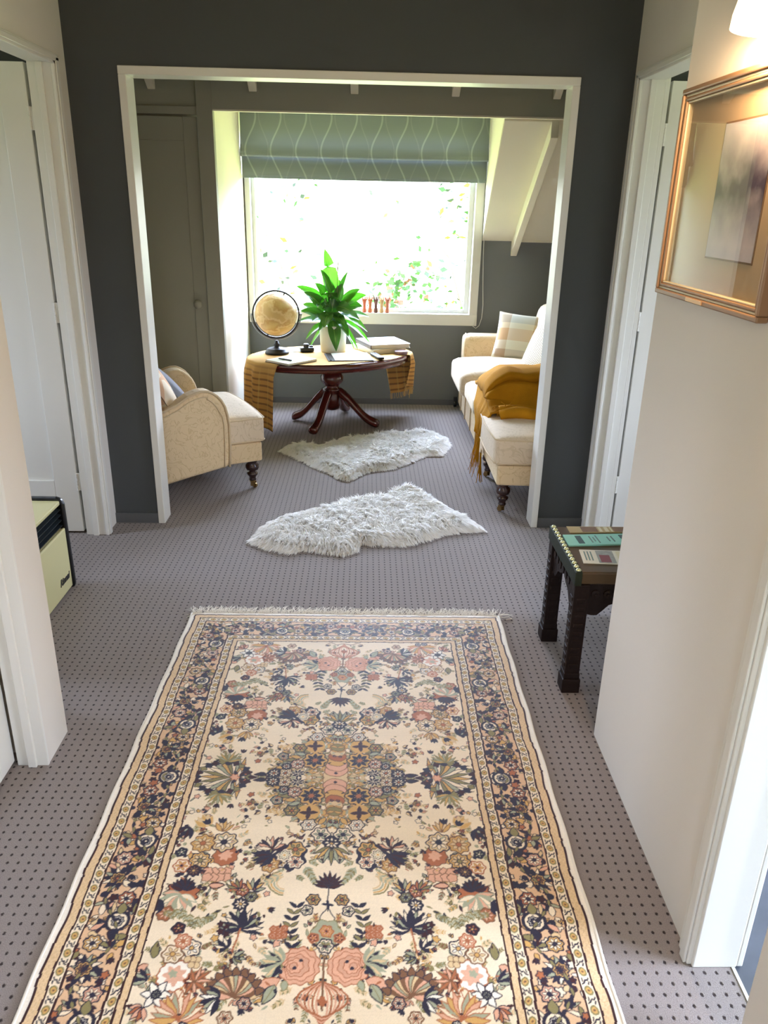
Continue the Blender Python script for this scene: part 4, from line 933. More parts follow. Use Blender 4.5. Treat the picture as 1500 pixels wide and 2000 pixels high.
# lily and palmette
cv.rosette(.215, .410, .018, 7, RUS, MAR, PIN, GOL); cv.rosette(.190, .430, .015, 6, OLI, NAV, SAG, NAV); cv.rosette(.213, .452, .017, 8, NAV, NAV, CRE, GOL); cv.fan(.19, .41, -2.0, .04, 5, 1.8, [SAG, GOL, NAV], NAV, .005); cv.fan(.225, .41, -.9, .04, 5, 1.6, [RUS, OLI], NAV, .005)
cv.fan(.200, .520, -PI/2, .058, 13, 3.6, [NAV, CRE, NAV, SAG], NAV, .006); cv.leaf(.2, .52, -PI/2, .055, .010, NAV, NAV); cv.line([(.2, .52), (.205, .55), (.212, .59)], .002, RUS)
for (x, y) in ((.235, .515), (.248, .508), (.232, .535), (.245, .528)): cv.blob(x, y, .008, MAR, 5, .25, 0, NAV, .001)
cv.fan(.225, .575, -.8, .035, 5, 1.8, [NAV, CRE], NAV, .005); cv.fan(.205, .592, 2.8, .03, 5, 1.6, [SAG, OLI], NAV, .005)
cv.fan(.195, .690, -PI/2, .075, 15, 3.0, [TAN, BRO, PIN, SAG], BRO, .008); 
for k in range(9): a = -PI/2+(k-4)*.33; cv.blob(.195+.058*math.cos(a), .690+.058*math.sin(a), .010, BRO, 3, .2, a, NAV, .0012)
cv.fan(.22, .695, .2, .045, 7, 2.2, [NAV, SAG, WHI], NAV, .006); cv.rosette(.165, .705, .014, 6, PIN, NAV, CRE, NAV); cv.rosette(.20, .738, .015, 6, CRE, BRO, PIN, NAV)
# corner bouquet
cv.blob(.328, .640, .037, WHI, 14, .04, 0, RUS, .0018); cv.blob(.328, .640, .022, PIN*.95+.03, 7, .2); cv.blob(.332, .636, .009, SAG, 5, .2)
cv.rosette(.280, .653, .022, 8, MAR, RUS, CRE, NAV); cv.fan(.280, .653, PI, .04, 7, 4.0, [RUS, PIN], BRO, .004)
cv.rosette(.305, .572, .021, 5, CRE, NAV, WHI, GOL); cv.rosette(.345, .588, .023, 6, CRE, BRO, TAN, GOL); cv.rosette(.328, .553, .018, 7, PIN, RUS, CRE, RUS); cv.rosette(.345, .520, .015, 5, MAR, NAV, RUS, GOL); cv.bud(.285, .50, -2.2, .024, NAV, NAV); cv.bud(.315, .515, -1.4, .02, NAV, MAR)
cv.leaf(.386, .600, -PI/2, .045, .010, OLI, NAV, .0012); cv.leaf(.392, .615, .5, .030, .009, PIN, BRO, .0015)
for k in range(6): cv.leaf(.356, .685, PI/3*k, .034, .009, WHI, NAV, .0016)
cv.rosette(.356, .685, .010, 8, NAV, NAV, SAG, NAV); cv.fan(.385, .655, -.6, .04, 5, 1.4, [SAG, NAV], NAV, .005); cv.fan(.375, .715, .9, .035, 5, 1.8, [PIN, RUS], NAV, .006)
cv.fan(.300, .740, -PI/2, .065, 13, 3.2, [GOL, PIN, CRE, SAG], RUS, .008); cv.rosette(.285, .755, .010, 5, WHI, NAV, WHI, NAV); cv.rosette(.310, .760, .010, 5, WHI, NAV, WHI, NAV)
for k in range(5): cv.blob(.285+.012*(k % 3), .60+.014*(k//3), .008, TAN, 0, 0, 0, BRO, .0009)
for k in range(7): cv.feather(.26+.022*k, .475+.01*math.sin(k), .8+.3*k, .035, SAG, OLI, 5, .007)
for (x, y, r) in spots:
    for k in range(int(r*110)):
        a = rr_.uniform(0, 2*PI); d = r*rr_.uniform(.5, 1.05); px, py = x+d*math.cos(a), y+d*math.sin(a)
        if rr_.random() < .7: cv.leaf(px, py, a+rr_.uniform(-1, 1), rr_.uniform(.008, .018), rr_.uniform(.0018, .0032), rr_.choice([NAV, OLI, RUS, SAG, MAR, GOL]), None)
        else: cv.bud(px, py, a, rr_.uniform(.007, .011), rr_.choice([NAV, MAR, RUS]), NAV)
# border strip (coordinate along, distance from the edge .070-.171)
BS = Canvas(1.0, .102, .001, PIN*.45+TAN*.55)
for k in range(300):
    x, y = rr_.uniform(0, 1), rr_.uniform(0, .102); a = rr_.uniform(0, 2*PI); t = rr_.random()
    if t < .45: BS.leaf(x, y, a, rr_.uniform(.02, .04), rr_.uniform(.004, .009), rr_.choice([NAV, TAN, SAG, OLI, CRE, GOL, PIN]), rr_.choice([NAV, MAR, NAV]), .0012)
    elif t < .7: BS.bud(x, y, a, rr_.uniform(.014, .022), rr_.choice([NAV, MAR, NAV, GOL]), NAV)
    else: BS.blob(x, y, rr_.uniform(.006, .012), rr_.choice([NAV, CRE, RUS, GOL, MAR]), 5, .2, a, NAV, .0016)
for k, x in enumerate(np.arange(.0, 1.02, .125)):
    y = .051+.018*(-1)**k
    if k % 2: 
        BS.fan(x, y, PI/2*(-1)**(k//2), .042, 9, 3.6, [NAV, CRE, NAV, SAG], NAV, .006); BS.rosette(x, y, .018, 8, GOL, NAV, BRO, RUS)
    else:
        BS.blob(x, y, .026, CRE, 0, 0, 0, NAV, .004); BS.rosette(x, y, .014, 8, WHI, NAV, NAV, CRE); BS.leaf(x+.02, y, 0, .034, .012, NAV, MAR); BS.leaf(x-.02, y, PI, .034, .012, OLI, NAV)
    BS.rosette(x+.06, .051-.02*(-1)**k, .020, 7, [RUS, GOL, PIN][k % 3], NAV, CRE, NAV)
for k in range(60):
    x = k/60; BS.leaf(x, .05+.03*math.sin(x*26), math.cos(x*26)*.6, .022, .004, NAV if k % 2 else OLI, NAV, .0008)
# guard band strip
GB = Canvas(1.0, .023, .001, CRE)
for k in range(23):
    x = k*.045
    GB.blob(x, .0115, .0075, GOL, 0, 0, 0, OLI, .0016, asp=1.25); GB.blob(x, .0115, .003, BRO)
    GB.line([(x+.0150, .004), (x+.021, .007), (x+.020, .012), (x+.027, .015), (x+.029, .020)], .0018, NAV); GB.line([(x+.016, .018), (x+.023, .018)], .0018, NAV); GB.line([(x+.024, .004), (x+.030, .006)], .0018, NAV)
step = .002
nu_, nv_ = int(2*RU/step)+1, int(2*RV/step)+1
gx = np.linspace(-RU, RU, nu_); gy = np.linspace(-RV, RV, nv_)
GX, GY = np.meshgrid(gx, gy); wob = .0010*np.sin(GY*31+np.cos(GX*9)*2)+.0006*np.sin(GY*140); wob2 = .0008*np.sin(GX*37)+.0008*np.sin(GX*150)
U, V = np.abs(GX+wob), np.abs(GY+wob2)
def samp(C, x, y):
    out = 0
    for ox in (-.0005, .0005):
        for oy in (-.0005, .0005):
            i = np.clip(np.round((x+ox)/C.res).astype(int), 0, C.a.shape[1]-1); j = np.clip(np.round((y+oy)/C.res).astype(int), 0, C.a.shape[0]-1); out = out+C.a[j, i]
    return out/4
colr = samp(cv, U, V)
d_side, d_end = RU-U, RV-V; side = d_side < d_end; dd = np.where(side, d_side, d_end); ss = np.where(side, V, U)
def band(lo, hi, c):
    m_ = (dd >= lo) & (dd < hi); colr[m_] = c[m_] if getattr(c, 'ndim', 0) == 3 else c
sm = samp(BS, ss, np.clip(dd-.070, 0, .102)); g1 = samp(GB, ss, np.clip(dd-.042, 0, .023)); g2 = samp(GB, ss+.02, np.clip(.200-dd+.0, 0, .023))
mot = rng.random(GX.shape)[..., None]; gold = GOL*.55+CRE*.45 + (mot-.5)*.10
mot2 = ((np.sin(ss*2*PI/.018)*np.sin(dd*2*PI/.012)) > .2)[..., None]; gold = np.where(mot2, gold*.82+PIN*.10, gold)
band(-1, .008, WHI*1.0); band(.008, .016, WHI*.92); band(.012, .018, MAR*.8); band(.018, .037, gold); band(.037, .042, MAR*.8); band(.042, .065, g1); band(.065, .070, MAR*.8)
band(.070, .171, sm); band(.171, .177, MAR*.8); band(.177, .198, g2); band(.198, .203, MAR*.8); band(.203, .217, gold); band(.217, .2215, MAR*.8)
colr = np.clip(colr*(1+.10*(rng.random(GX.shape)-.5))[..., None]*(1+.05*np.sin(GY*55)[..., None]*rng.random((GY.shape[0], 1, 1))), 0, 1)
me = bpy.data.meshes.new('rug_pile'); nvt = nu_*nv_
co = np.zeros((nvt, 3)); co[:, 0] = GX.ravel()+(.0022*np.sin(GY*23)+.0012*np.sin(GY*61)).ravel()*(np.abs(GX.ravel())/RU)**6; co[:, 1] = GY.ravel(); co[:, 2] = .010+.0004*rng.random(nvt)
I, J = np.meshgrid(np.arange(nu_-1), np.arange(nv_-1)); q0 = (J*nu_+I).ravel(); quads = np.stack([q0, q0+1, q0+1+nu_, q0+nu_], 1)
me.vertices.add(nvt); me.vertices.foreach_set('co', co.ravel()); me.loops.add(quads.size); me.loops.foreach_set('vertex_index', quads.ravel().astype(np.int32))
me.polygons.add(len(quads)); me.polygons.foreach_set('loop_start', np.arange(0, quads.size, 4, dtype=np.int32)); me.update(calc_edges=True)
at = me.color_attributes.new('knots', 'FLOAT_COLOR', 'POINT'); at.data.foreach_set('color', np.concatenate([colr.reshape(-1, 3), np.ones((nvt, 1))], 1).ravel().astype(np.float32))
def rug_nodes(n, b):
    a = n.nodes.new('ShaderNodeAttribute'); a.attribute_name = 'knots'; n.links.new(a.outputs['Color'], b.inputs['Base Color'])
    t = n.nodes.new('ShaderNodeTexCoord'); no = n.nodes.new('ShaderNodeTexNoise'); no.inputs['Scale'].default_value = 600; n.links.new(t.outputs['Object'], no.inputs['Vector'])
    bp = n.nodes.new('ShaderNodeBump'); bp.inputs['Strength'].default_value = .25; bp.inputs['Distance'].default_value = .002; n.links.new(no.outputs[0], bp.inputs['Height']); n.links.new(bp.outputs[0], b.inputs['Normal'])
    b.inputs['Sheen Weight'].default_value = .08; b.inputs['Sheen Roughness'].default_value = .4
me.materials.append(ramp_mat('silk_persian_weave', rug_nodes, .55, .3))
RUGC = (-.0755, 1.875)
rg = thing('patterned_rug', 'large cream persian rug with floral medallion on the hall carpet', 'rug', (RUGC[0], RUGC[1], 0), math.radians(-.25))
o = bpy.data.objects.new('rug_pile', me); col.objects.link(o); o.parent = rg
b = MB(); b.box(-RU, RU, -RV, RV, .001, .0095); b.build('rug_backing', mat('cotton_backing', (214, 204, 186), .9), rg)
m_fr = mat('white_cotton_fringe', (226, 220, 208), .9)
for s_ in (-1, 1): b = MB(); b.tube([(s_*(RU+.001)+.0018*math.sin(y*23), y, .007) for y in np.linspace(-RV, RV, 90)], .0055, 6); b.build('selvedge', m_fr, rg, smooth=True)
for sg in (1, -1):
    b = MB(); n = 620 if sg > 0 else 160
    for k in range(n):
        x = -RU+2*RU*(k+random.random())/n; L = random.uniform(.045, .075); p = Vector((x, sg*RV, .009)); a = random.gauss(.1, .55); pts = [p]
        for j in range(3):
            a += random.gauss(0, .35); p = p+Vector((math.sin(a)*L/3, sg*math.cos(a)*L/3, -.0015 if j else .003)); pts.append(p)
        b.tube(pts, [.0016, .0015, .0013, .0008], 3)
    if sg > 0: b.tube([(RU-.01, RV, .01), (RU+.02, RV-.005, .006), (RU+.045, RV+.005, .005), (RU+.055, RV-.012, .005), (RU+.03, RV-.018, .005)], .002, 4)
    b.build('fringe', m_fr, rg, kind='stuff')

# ================================================================== BLIND, CORD
def blind_nodes(n, b):
    X, Y, Z, V = objco(n)
    def wave(ph, amp, wd, off):
        s = math_node(n, 'MULTIPLY', math_node(n, 'SINE', math_node(n, 'MULTIPLY_ADD', Z, 13.5, ph)), amp)
        fr = math_node(n, 'ABSOLUTE', math_node(n, 'SUBTRACT', math_node(n, 'FRACT', math_node(n, 'DIVIDE', math_node(n, 'ADD', math_node(n, 'ADD', X, 10+off), s), .188)), .5))
        r = n.nodes.new('ShaderNodeMapRange'); n.links.new(fr, r.inputs['Value']); r.inputs['From Min'].default_value = wd; r.inputs['From Max'].default_value = wd+.02; r.inputs['To Min'].default_value = 1; r.inputs['To Max'].default_value = 0
        return r.outputs[0]
    c = mixc(n, math_node(n, 'MULTIPLY', wave(.4, -.034, .012, .09), .35), lin((128, 137, 136)), lin((156, 166, 160)))
    c = mixc(n, math_node(n, 'MULTIPLY', wave(.4, .040, .024, .0), .6), c, lin((174, 184, 178)))
    n.links.new(c, b.inputs['Base Color'])
    no = n.nodes.new('ShaderNodeTexNoise'); no.inputs['Scale'].default_value = 500; n.links.new(V, no.inputs['Vector']); bp = n.nodes.new('ShaderNodeBump'); bp.inputs['Strength'].default_value = .2; bp.inputs['Distance'].default_value = .002
    n.links.new(no.outputs[0], bp.inputs['Height']); n.links.new(bp.outputs[0], b.inputs['Normal'])
    out = [q for q in n.nodes if q.type == 'OUTPUT_MATERIAL'][0]; tr = n.nodes.new('ShaderNodeBsdfTranslucent'); n.links.new(c, tr.inputs['Color'])
    mx = n.nodes.new('ShaderNodeMixShader'); mx.inputs[0].default_value = .055; n.links.new(b.outputs[0], mx.inputs[1]); n.links.new(tr.outputs[0], mx.inputs[2]); n.links.new(mx.outputs[0], out.inputs[0])
m_blind = ramp_mat('sage_wave_blind_fabric', blind_nodes, .8, .2)
bl = thing('roman_blind', 'sage green roman blind with pale wavy lines at the top of the window', 'blind', (0, YB, 0))
def bsurf(prof, x0, x1, nx=40):
    def fn(u, v):
        s = v*(len(prof)-1); i = min(int(s), len(prof)-2); t_ = s-i; y = prof[i][0]*(1-t_)+prof[i+1][0]*t_; z = prof[i][1]*(1-t_)+prof[i+1][1]*t_
        return Vector((x0+(x1-x0)*u, y, z-.004*math.sin(u*PI)))
    return fn
b = MB(); b.grid(bsurf([(-.10, 2.235), (-.100, 2.10), (-.115, 2.0), (-.140, 1.935), (-.142, 1.912), (-.125, 1.902), (-.07, 1.94), (-.05, 1.99)], -.958, .900), 40, 35)
o = b.build('upper_panel', m_blind, bl, smooth=True)
b = MB(); b.grid(bsurf([(-.062, 1.96), (-.078, 1.90), (-.086, 1.83), (-.088, 1.79), (-.086, 1.772), (-.05, 1.770), (-.045, 1.80)], -.955, .895), 40, 24); o = b.build('lower_fold', m_blind, bl, smooth=True)
b = MB(); b.grid(bsurf([(-.050, 1.90), (-.072, 1.80), (-.074, 1.762), (-.070, 1.756), (-.045, 1.756), (-.040, 1.79)], -.953, .893), 40, 20); o = b.build('hem_fold', m_blind, bl, smooth=True)
b = MB(); b.box(-.958, .900, -.095, -.04, 2.235, 2.249); b.build('headrail', m_white, bl)
b = MB(); pts = [(.905, -.03, 2.22), (.908, -.03, 1.78), (.914, -.03, 1.50), (.922, -.03, 1.20), (.934, -.03, .98), (.944, -.03, .84), (.940, -.03, .735), (.922, -.03, .675), (.896, -.038, .655), (.868, -.04, .672)]
b.tube(pts, .0028, 6); b.tube([(.899, -.036, 2.22), (.899, -.036, 1.2), (.897, -.036, .80), (.880, -.040, .69), (.868, -.04, .672)], .0018, 6); b.build('pull_cord', mat('white_cord', (226, 226, 220), .6), bl, smooth=True)

# ------------------------------------------------------------------ carved vases on the sill
vc = [((176, 84, 46), 'reddish wooden carved bud vase leftmost on the window sill, behind the plant leaves'), ((188, 104, 56), 'orange-brown wooden carved bud vase, second from the left on the sill'), ((88, 48, 34), 'dark brown wooden carved bud vase on the window sill'),
      ((196, 160, 110), 'pale tan wooden carved bud vase just right of the dark brown one on the sill'), ((160, 88, 54), 'orange-brown wooden carved bud vase, rightmost on the window sill')]
for i, (c_, lb) in enumerate(vc):
    v = thing('bud_vase', lb, 'vase', (-.022+.047*i, YB-.004, .762), i*.7, 'carved bud vases on the window sill'); v.scale = (.92, .92, 1.25)
    mv = mat('carved_wood_%d' % i, c_, .5, mottle=.25, mscale=60)
    b = MB(); b.lathe([(.016, 0), (.018, .006), (.014, .030), (.0125, .045), (.016, .065), (.020, .080), (.017, .086), (.012, .086), (.010, .05), (.001, .02)], seg=20); b.build('vase_body', mv, v, smooth=True)
    b = MB()
    for k in range(5):
        a = 2*PI*k/5; r0, r1 = .017, .023
        b.tube([(r0*math.cos(a), r0*math.sin(a), .078), (.021*math.cos(a), .021*math.sin(a), .092), (r1*math.cos(a), r1*math.sin(a), .106+.006*(k % 2))], [.0055, .0045, .0015], 6)
    b.build('petal_rim', mv, v, smooth=True)

# ================================================================== THINGS ON THE TABLE
m_paper = mat('white_paper', (240, 238, 230), .6); m_page = mat('book_page_edges', (226, 218, 196), .8, bump=.5, bscale=700)
def book(name, label, cx, cy, z0, w_, h_, th, rz, cover, parent=None, spine=None):
    t = thing(name, label, 'book', (cx, cy, z0), rz)
    mc = mat(name+'_cover', cover, .35, spec=.5); b = MB()
    b.box(-w_/2, w_/2, -h_/2, h_/2, 0, .0025); b.box(-w_/2, w_/2, -h_/2, h_/2, th-.0025, th); b.build('cover', mc, t, bevel=.001)
    b = MB(); b.prism([(-h_/2, 0), (-h_/2, th)], 0, 0, 0) if 0 else None
    b = MB(); b.prism([(-w_/2-.004, .001), (-w_/2-.006, th*.5), (-w_/2-.004, th-.001), (-w_/2+.002, th-.001), (-w_/2+.002, .001)], -h_/2, h_/2, 1); b.build('spine', mat(name+'_spine', spine or cover, .4), t)
    b = MB(); b.box(-w_/2+.003, w_/2-.005, -h_/2+.004, h_/2-.004, .003, th-.003); b.build('pages', m_page, t)
    return t
book('book', 'large cream album, lower of the two stacked books on the oval table', .100, 6.128, TT, .29, .33, .034, math.radians(30), (228, 220, 198))
bk = book('book', 'large white picture book, upper of the two stacked on the oval table', .127, 6.150, TT+.0345, .32, .34, .032, math.radians(20), (238, 238, 234), spine=(92, 88, 84))
nb = thing('notebook', 'cream notebook with black back and a pen on it, by the globe', 'notebook', (-.535, 5.59, TT), math.radians(-41))
b = MB(); b.box(-.118, .118, -.14, .14, 0, .003); b.build('cover', mat('black_cover', (30, 30, 30), .5), nb); b = MB(); b.box(-.115, .117, -.137, .139, .0032, .014); b.build('pages', m_page, nb)
b = MB(); b.box(-.116, .116, -.138, .138, .0142, .0162); b.build('front_cover', mat('pale_sage_cover', (216, 220, 196), .5), nb)
b = MB(); b.lathe([(.001, 0), (.0035, .006), (.005, .014), (.005, .12), (.003, .126)], seg=12, M=Matrix.Translation((-.625, 5.585, TT+.0218)) @ Matrix.Rotation(math.radians(-35), 4, 'Z') @ Matrix.Rotation(PI/2, 4, 'Y')); b.build('pen', mat('black_pen', (24, 24, 28), .3), smooth=True, label='short black pen lying on the cream notebook', cat='pen')
fo = thing('ring_folder', 'open guest folder with white page and dark edge, at the table front', 'folder', (-.112, 5.795, TT), math.radians(9))
b = MB(); b.box(-.185, .145, -.15, .15, 0, .003); b.build('cover', mat('dark_olive_cover', (58, 56, 48), .5), fo); b = MB(); b.box(-.135, .14, -.145, .145, .0035, .006); b.build('page', m_paper, fo)
b = MB(); b.box(-.172, -.160, -.14, .14, .003, .007); b.build('binding', m_blk, fo)
rm = thing('remote_control', 'slim black remote control lying at the front of the table, right of the folder', 'remote control', (.078, 5.805, TT), math.radians(-72))
b = MB(); b.rbox(.105, .024, .010, .008, n=6, M=Matrix.Translation((0, 0, .0105))); b.build('remote_body', mat('black_plastic', (24, 25, 30), .25), rm, smooth=True)
for k in range(10):
    b = MB(); b.lathe([(.0045, 0), (.0045, .0015), (.001, .002)], seg=10, c=(-.075+.016*(k//2)+.0, -.010+.02*(k % 2), .0205)); b.build('button', mat('grey_button', (120, 124, 130), .5) if k == 0 else bpy.data.materials['grey_button'], rm)
tn = thing('trinket_tin', 'flat round mauve-brown tin on the right end of the table', 'tin', (.262, 5.962, TT))
b = MB(); b.lathe([(.048, 0), (.050, .003), (.050, .014), (.001, .014)], seg=40); b.build('tin_base', mat('mauve_tin', (112, 84, 88), .35), tn, smooth=False); b = MB(); b.lathe([(.051, .0145), (.051, .022), (.048, .025), (.001, .026)], seg=40); b.build('lid', mat('mauve_tin_lid', (126, 100, 104), .3), tn)
cm = thing('camera', 'small black camera lying on the table between globe and pot', 'camera', (-.452, 5.99, TT), .25)
mk = mat('black_camera_plastic', (22, 23, 28), .35)
b = MB(); b.rbox(.052, .030, .017, .010, n=6, M=Matrix.Translation((0, 0, .018))); b.build('camera_body', mk, cm, smooth=True)
b = MB(); b.lathe([(.021, 0), (.021, .022), (.017, .026), (.001, .024)], seg=24, c=(-.006, 0, .034)); b.build('lens', mk, cm); b = MB(); b.rbox(.014, .012, .008, .005, n=4, M=Matrix.Translation((.034, .004, .038))); b.build('grip', mk, cm, smooth=True)
b = MB(); b.box(-.06, .06, -.05, .05, 0, .002, M=Matrix.Translation((-.56, 6.02, TT)) @ Matrix.Rotation(.4, 4, 'Z')); b.build('leaflet', mat('pale_blue_card', (170, 200, 204), .6), label='pale blue card lying between the globe and the camera', cat='leaflet')

# ================================================================== CARVED SIDE TABLE
m_carv = mat('dark_carved_wood', (32, 20, 15), .6, spec=.2, mottle=.4, mscale=30, bump=.9, bscale=42)
m_top = mat('worn_brown_tabletop', (84, 66, 44), .4, spec=.3, mottle=.3, mscale=10)
ST = thing('side_table', 'low carved dark wooden side table with brass studs, behind the right wall', 'side table', (.708, 2.335, 0))
SW, SD, SH = .40, .40, .47
b = MB(); b.box(0, SW, 0, SD, SH-.045, SH); b.build('tabletop', m_top, ST, bevel=.006)
m_es = mat('green_black_edge', (40, 46, 34), .65, spec=.2, mottle=.4, mscale=40)
for a_, b_ in ((-.004, .020), (SW-.020, SW+.004)): b = MB(); b.box(a_, b_, -.004, SD+.004, SH-.050, SH+.002); b.build('edge_strip', m_es, ST, bevel=.003)
m_stud = mat('pale_brass_stud', (214, 220, 176), .3, metal=.6)
for sx_ in (.008, SW-.008):
    for k in range(14):
        b = MB(); b.lathe([(.0095, 0), (.009, .003), (.006, .0065), (.001, .008)], seg=14); o = b.build('stud', m_stud, ST, smooth=True); o.location = (sx_, .012+k*(SD-.024)/13, SH+.0015)
for i, (x, y) in enumerate(((0, 0), (SW-.052, 0), (0, SD-.052), (SW-.052, SD-.052))):
    b = MB(); x1, y1 = x+.052, y+.052
    b.box(x, x1, y, y1, .075, SH-.048); b.box(x-.006, x1+.006, y-.006, y1+.006, 0, .055); b.box(x-.002, x1+.002, y-.002, y1+.002, .055, .078)
    for k in range(9): z = .10+k*.032; b.box(x-.003, x1+.003, y+.010, y1-.010, z, z+.016); b.box(x+.010, x1-.010, y-.003, y1+.003, z, z+.016)
    b.build('leg', m_carv, ST, bevel=.003)
def apron(ax, c0):
    n = 16; P = []
    for k in range(n+1):
        t = k/n; P.append((.052+(SW-.104)*t, SH-.050-.085-.035*math.cos(2*PI*t)+.012*math.cos(8*PI*t)*.6))
    P = [(P[0][0], SH-.048)]+P+[(P[-1][0], SH-.048)]
    b = MB(); b.prism(P, c0, c0+.018, ax); 
    for k in range(7):
        p = (.075+k*.042, SH-.085); 
        M = Matrix.Translation((p[0], c0-.001, p[1]) if ax == 1 else (c0-.001, p[0], p[1])) @ Matrix.Rotation(PI/2, 4, 'X' if ax == 1 else 'Y')
        b.lathe([(.016, -.004), (.015, .004), (.006, .007), (.001, .003)], seg=10, M=M)
    return b.build('apron', m_carv, ST, bevel=.002)
apron(1, .012); apron(1, SD-.030); apron(0, .012); apron(0, SW-.030)
def leaflet(label, corners, th, m, marks, tilt=0):
    cx = sum(c[0] for c in corners)/4; cy = sum(c[1] for c in corners)/4
    t = thing('leaflet', label, 'leaflet', (cx, cy, SH+.0006), 0, None); b = MB(); n = 4
    P = [(x-cx, y-cy) for x, y in corners]; b.prism(P, 0, th, 2); b.build('paper', m, t)
    def at(u, v): # u along corner0->1, v along 0->3
        p = [P[0][i]*(1-u)*(1-v)+P[1][i]*u*(1-v)+P[2][i]*u*v+P[3][i]*(1-u)*v for i in (0, 1)]; return p
    for k_, (nm, mm, (u0, u1, v0, v1)) in enumerate(marks):
        b = MB(); b.prism([at(u0, v0), at(u1, v0), at(u1, v1), at(u0, v1)], th, th+.0004+.0002*k_, 2); b.build(nm, mm, t)
    return t
i_dk = mat('dark_print', (40, 70, 66), .6); i_tx = mat('grey_print', (96, 120, 112), .6); i_red = mat('dark_red_print', (120, 48, 50), .6); i_gr = mat('grey_photo_print', (150, 150, 140), .6, mottle=.5, mscale=60); i_bw = mat('brown_print', (118, 84, 48), .6, mottle=.4, mscale=40); i_pl = mat('pale_print', (206, 196, 160), .6)
leaflet('brown and cream photo leaflet at the far side of the carved table', [(.765, 2.667), (1.04, 2.680), (1.04, 2.730), (.765, 2.728)], .003, mat('tan_card', (168, 146, 96), .5), [('picture', i_bw, (.18, .40, .08, .92)), ('picture', i_bw, (.62, .80, .08, .92)), ('print_block', i_pl, (.42, .46, .1, .9)), ('print_block', i_pl, (.50, .55, .1, .9)), ('print_block', i_pl, (.58, .60, .1, .9))])
leaflet('folded mint green leaflet with dark heading, middle of the carved table', [(.731, 2.545), (1.05, 2.572), (1.04, 2.662), (.730, 2.640)], .006, mat('mint_paper', (136, 196, 176), .6), [('heading_block', i_dk, (.13, .20, .12, .86)), ('text_line', i_tx, (.29, .305, .2, .8)), ('text_line', i_tx, (.33, .345, .3, .7)), ('text_line', i_tx, (.37, .385, .15, .85)), ('text_line', i_tx, (.50, .515, .3, .7)), ('text_line', i_tx, (.55, .565, .25, .75)), ('logo_block', i_dk, (.66, .72, .5, .85))])
leaflet('white leaflet with a dark red picture, near edge of the carved table', [(.748, 2.405), (1.02, 2.385), (1.03, 2.500), (.760, 2.515)], .003, mat('white_leaflet_paper', (214, 208, 188), .6), [('picture', i_gr, (.20, .42, .05, .95)), ('picture', i_red, (.23, .36, .1, .62)), ('text_line', i_tx, (.045, .06, .2, .85)), ('text_line', i_tx, (.085, .10, .2, .85)), ('text_line', i_tx, (.125, .14, .2, .85)), ('print_block', i_pl, (.46, .62, .1, .9))])

# ================================================================== HEATER
HT = thing('heater', 'cream gas heater with black grille and frame, in the left doorway', 'heater', (-1.28, 2.55, 0))
m_hb = mat('cream_enamel', (206, 200, 150), .35); m_hk = mat('black_enamel', (20, 22, 24), .3)
b = MB(); b.box(-.30, -.004, .0, .555, .03, .283); b.box(-.30, -.002, .0, .555, .388, .408); b.box(-.30, -.20, .0, .555, .283, .388); b.build('casing', m_hb, HT, bevel=.006)
b = MB(); b.box(-.006, .006, .0, .555, .012, .286); b.build('front_panel', m_hb, HT, bevel=.006)
b = MB(); b.box(-.20, -.19, .002, .553, .284, .387); b.build('grille_back', m_hk, HT)
for k in range(4):
    b = MB(); z = .298+k*.024; b.prism([(-.07, z+.010), (-.004, z-.004), (-.002, z), (-.07, z+.014)], .003, .552, 1); b.build('louvre', mat('dark_louvre', (34, 42, 46), .35) if k == 0 else bpy.data.materials['dark_louvre'], HT)
for y in (-.026, .555):
    b = MB(); b.prism([(-.31, 0), (.010, 0), (.014, .02), (.010, .390), (.0, .412), (-.02, .420), (-.31, .420)], y, y+.026, 1); b.build('side_frame', m_hk, HT, bevel=.008)
Mt = Matrix.Translation((.0068, .475, .078)) @ Matrix(((0, 0, 1, 0), (1, 0, 0, 0), (0, 1, 0, 0), (0, 0, 0, 1)))
text_mesh('brand_badge', 'Rinnai', .042, m_hk, HT, Mt, shear=.3, bold=.0012)

# ================================================================== PICTURE ON THE RIGHT WALL
PF = thing('framed_picture', 'gold framed misty watercolour on the right wall under the lamp', 'picture', (NR, 0, 0))
y0, y1, z0, z1 = 1.492, 2.055, 1.402, 1.860
m_gold = mat('bronze_gold_frame', (142, 112, 84), .4, metal=.1); m_gl2 = mat('cream_gold_bead', (204, 192, 162), .4, metal=.05)
def frame_ring(b, o, wd, x0, x1):
    a0, a1, c0, c1 = y0+o, y1-o, z0+o, z1-o
    b.box(x0, x1, a0, a1, c0, c0+wd); b.box(x0, x1, a0, a1, c1-wd, c1); b.box(x0, x1, a0, a0+wd, c0+wd, c1-wd); b.box(x0, x1, a1-wd, a1, c0+wd, c1-wd)
b = MB(); frame_ring(b, 0, .012, -.024, 0); frame_ring(b, .018, .008, -.020, 0); b.build('frame_moulding', m_gold, PF, bevel=.003)
b = MB(); frame_ring(b, .012, .006, -.018, 0); frame_ring(b, .026, .005, -.016, 0); b.build('frame_bead', m_gl2, PF, bevel=.002)
b = MB(); b.box(-.004, 0, y0+.02, y1-.02, z0+.02, z1-.02); b.build('mount_board', mat('taupe_mount', (178, 154, 124), .9), PF)
b = MB(); b.box(-.005, -.004, 1.590, 1.822, 1.500, 1.772); b.build('mount_line', mat('mount_line_brown', (126, 98, 74), .8), PF)
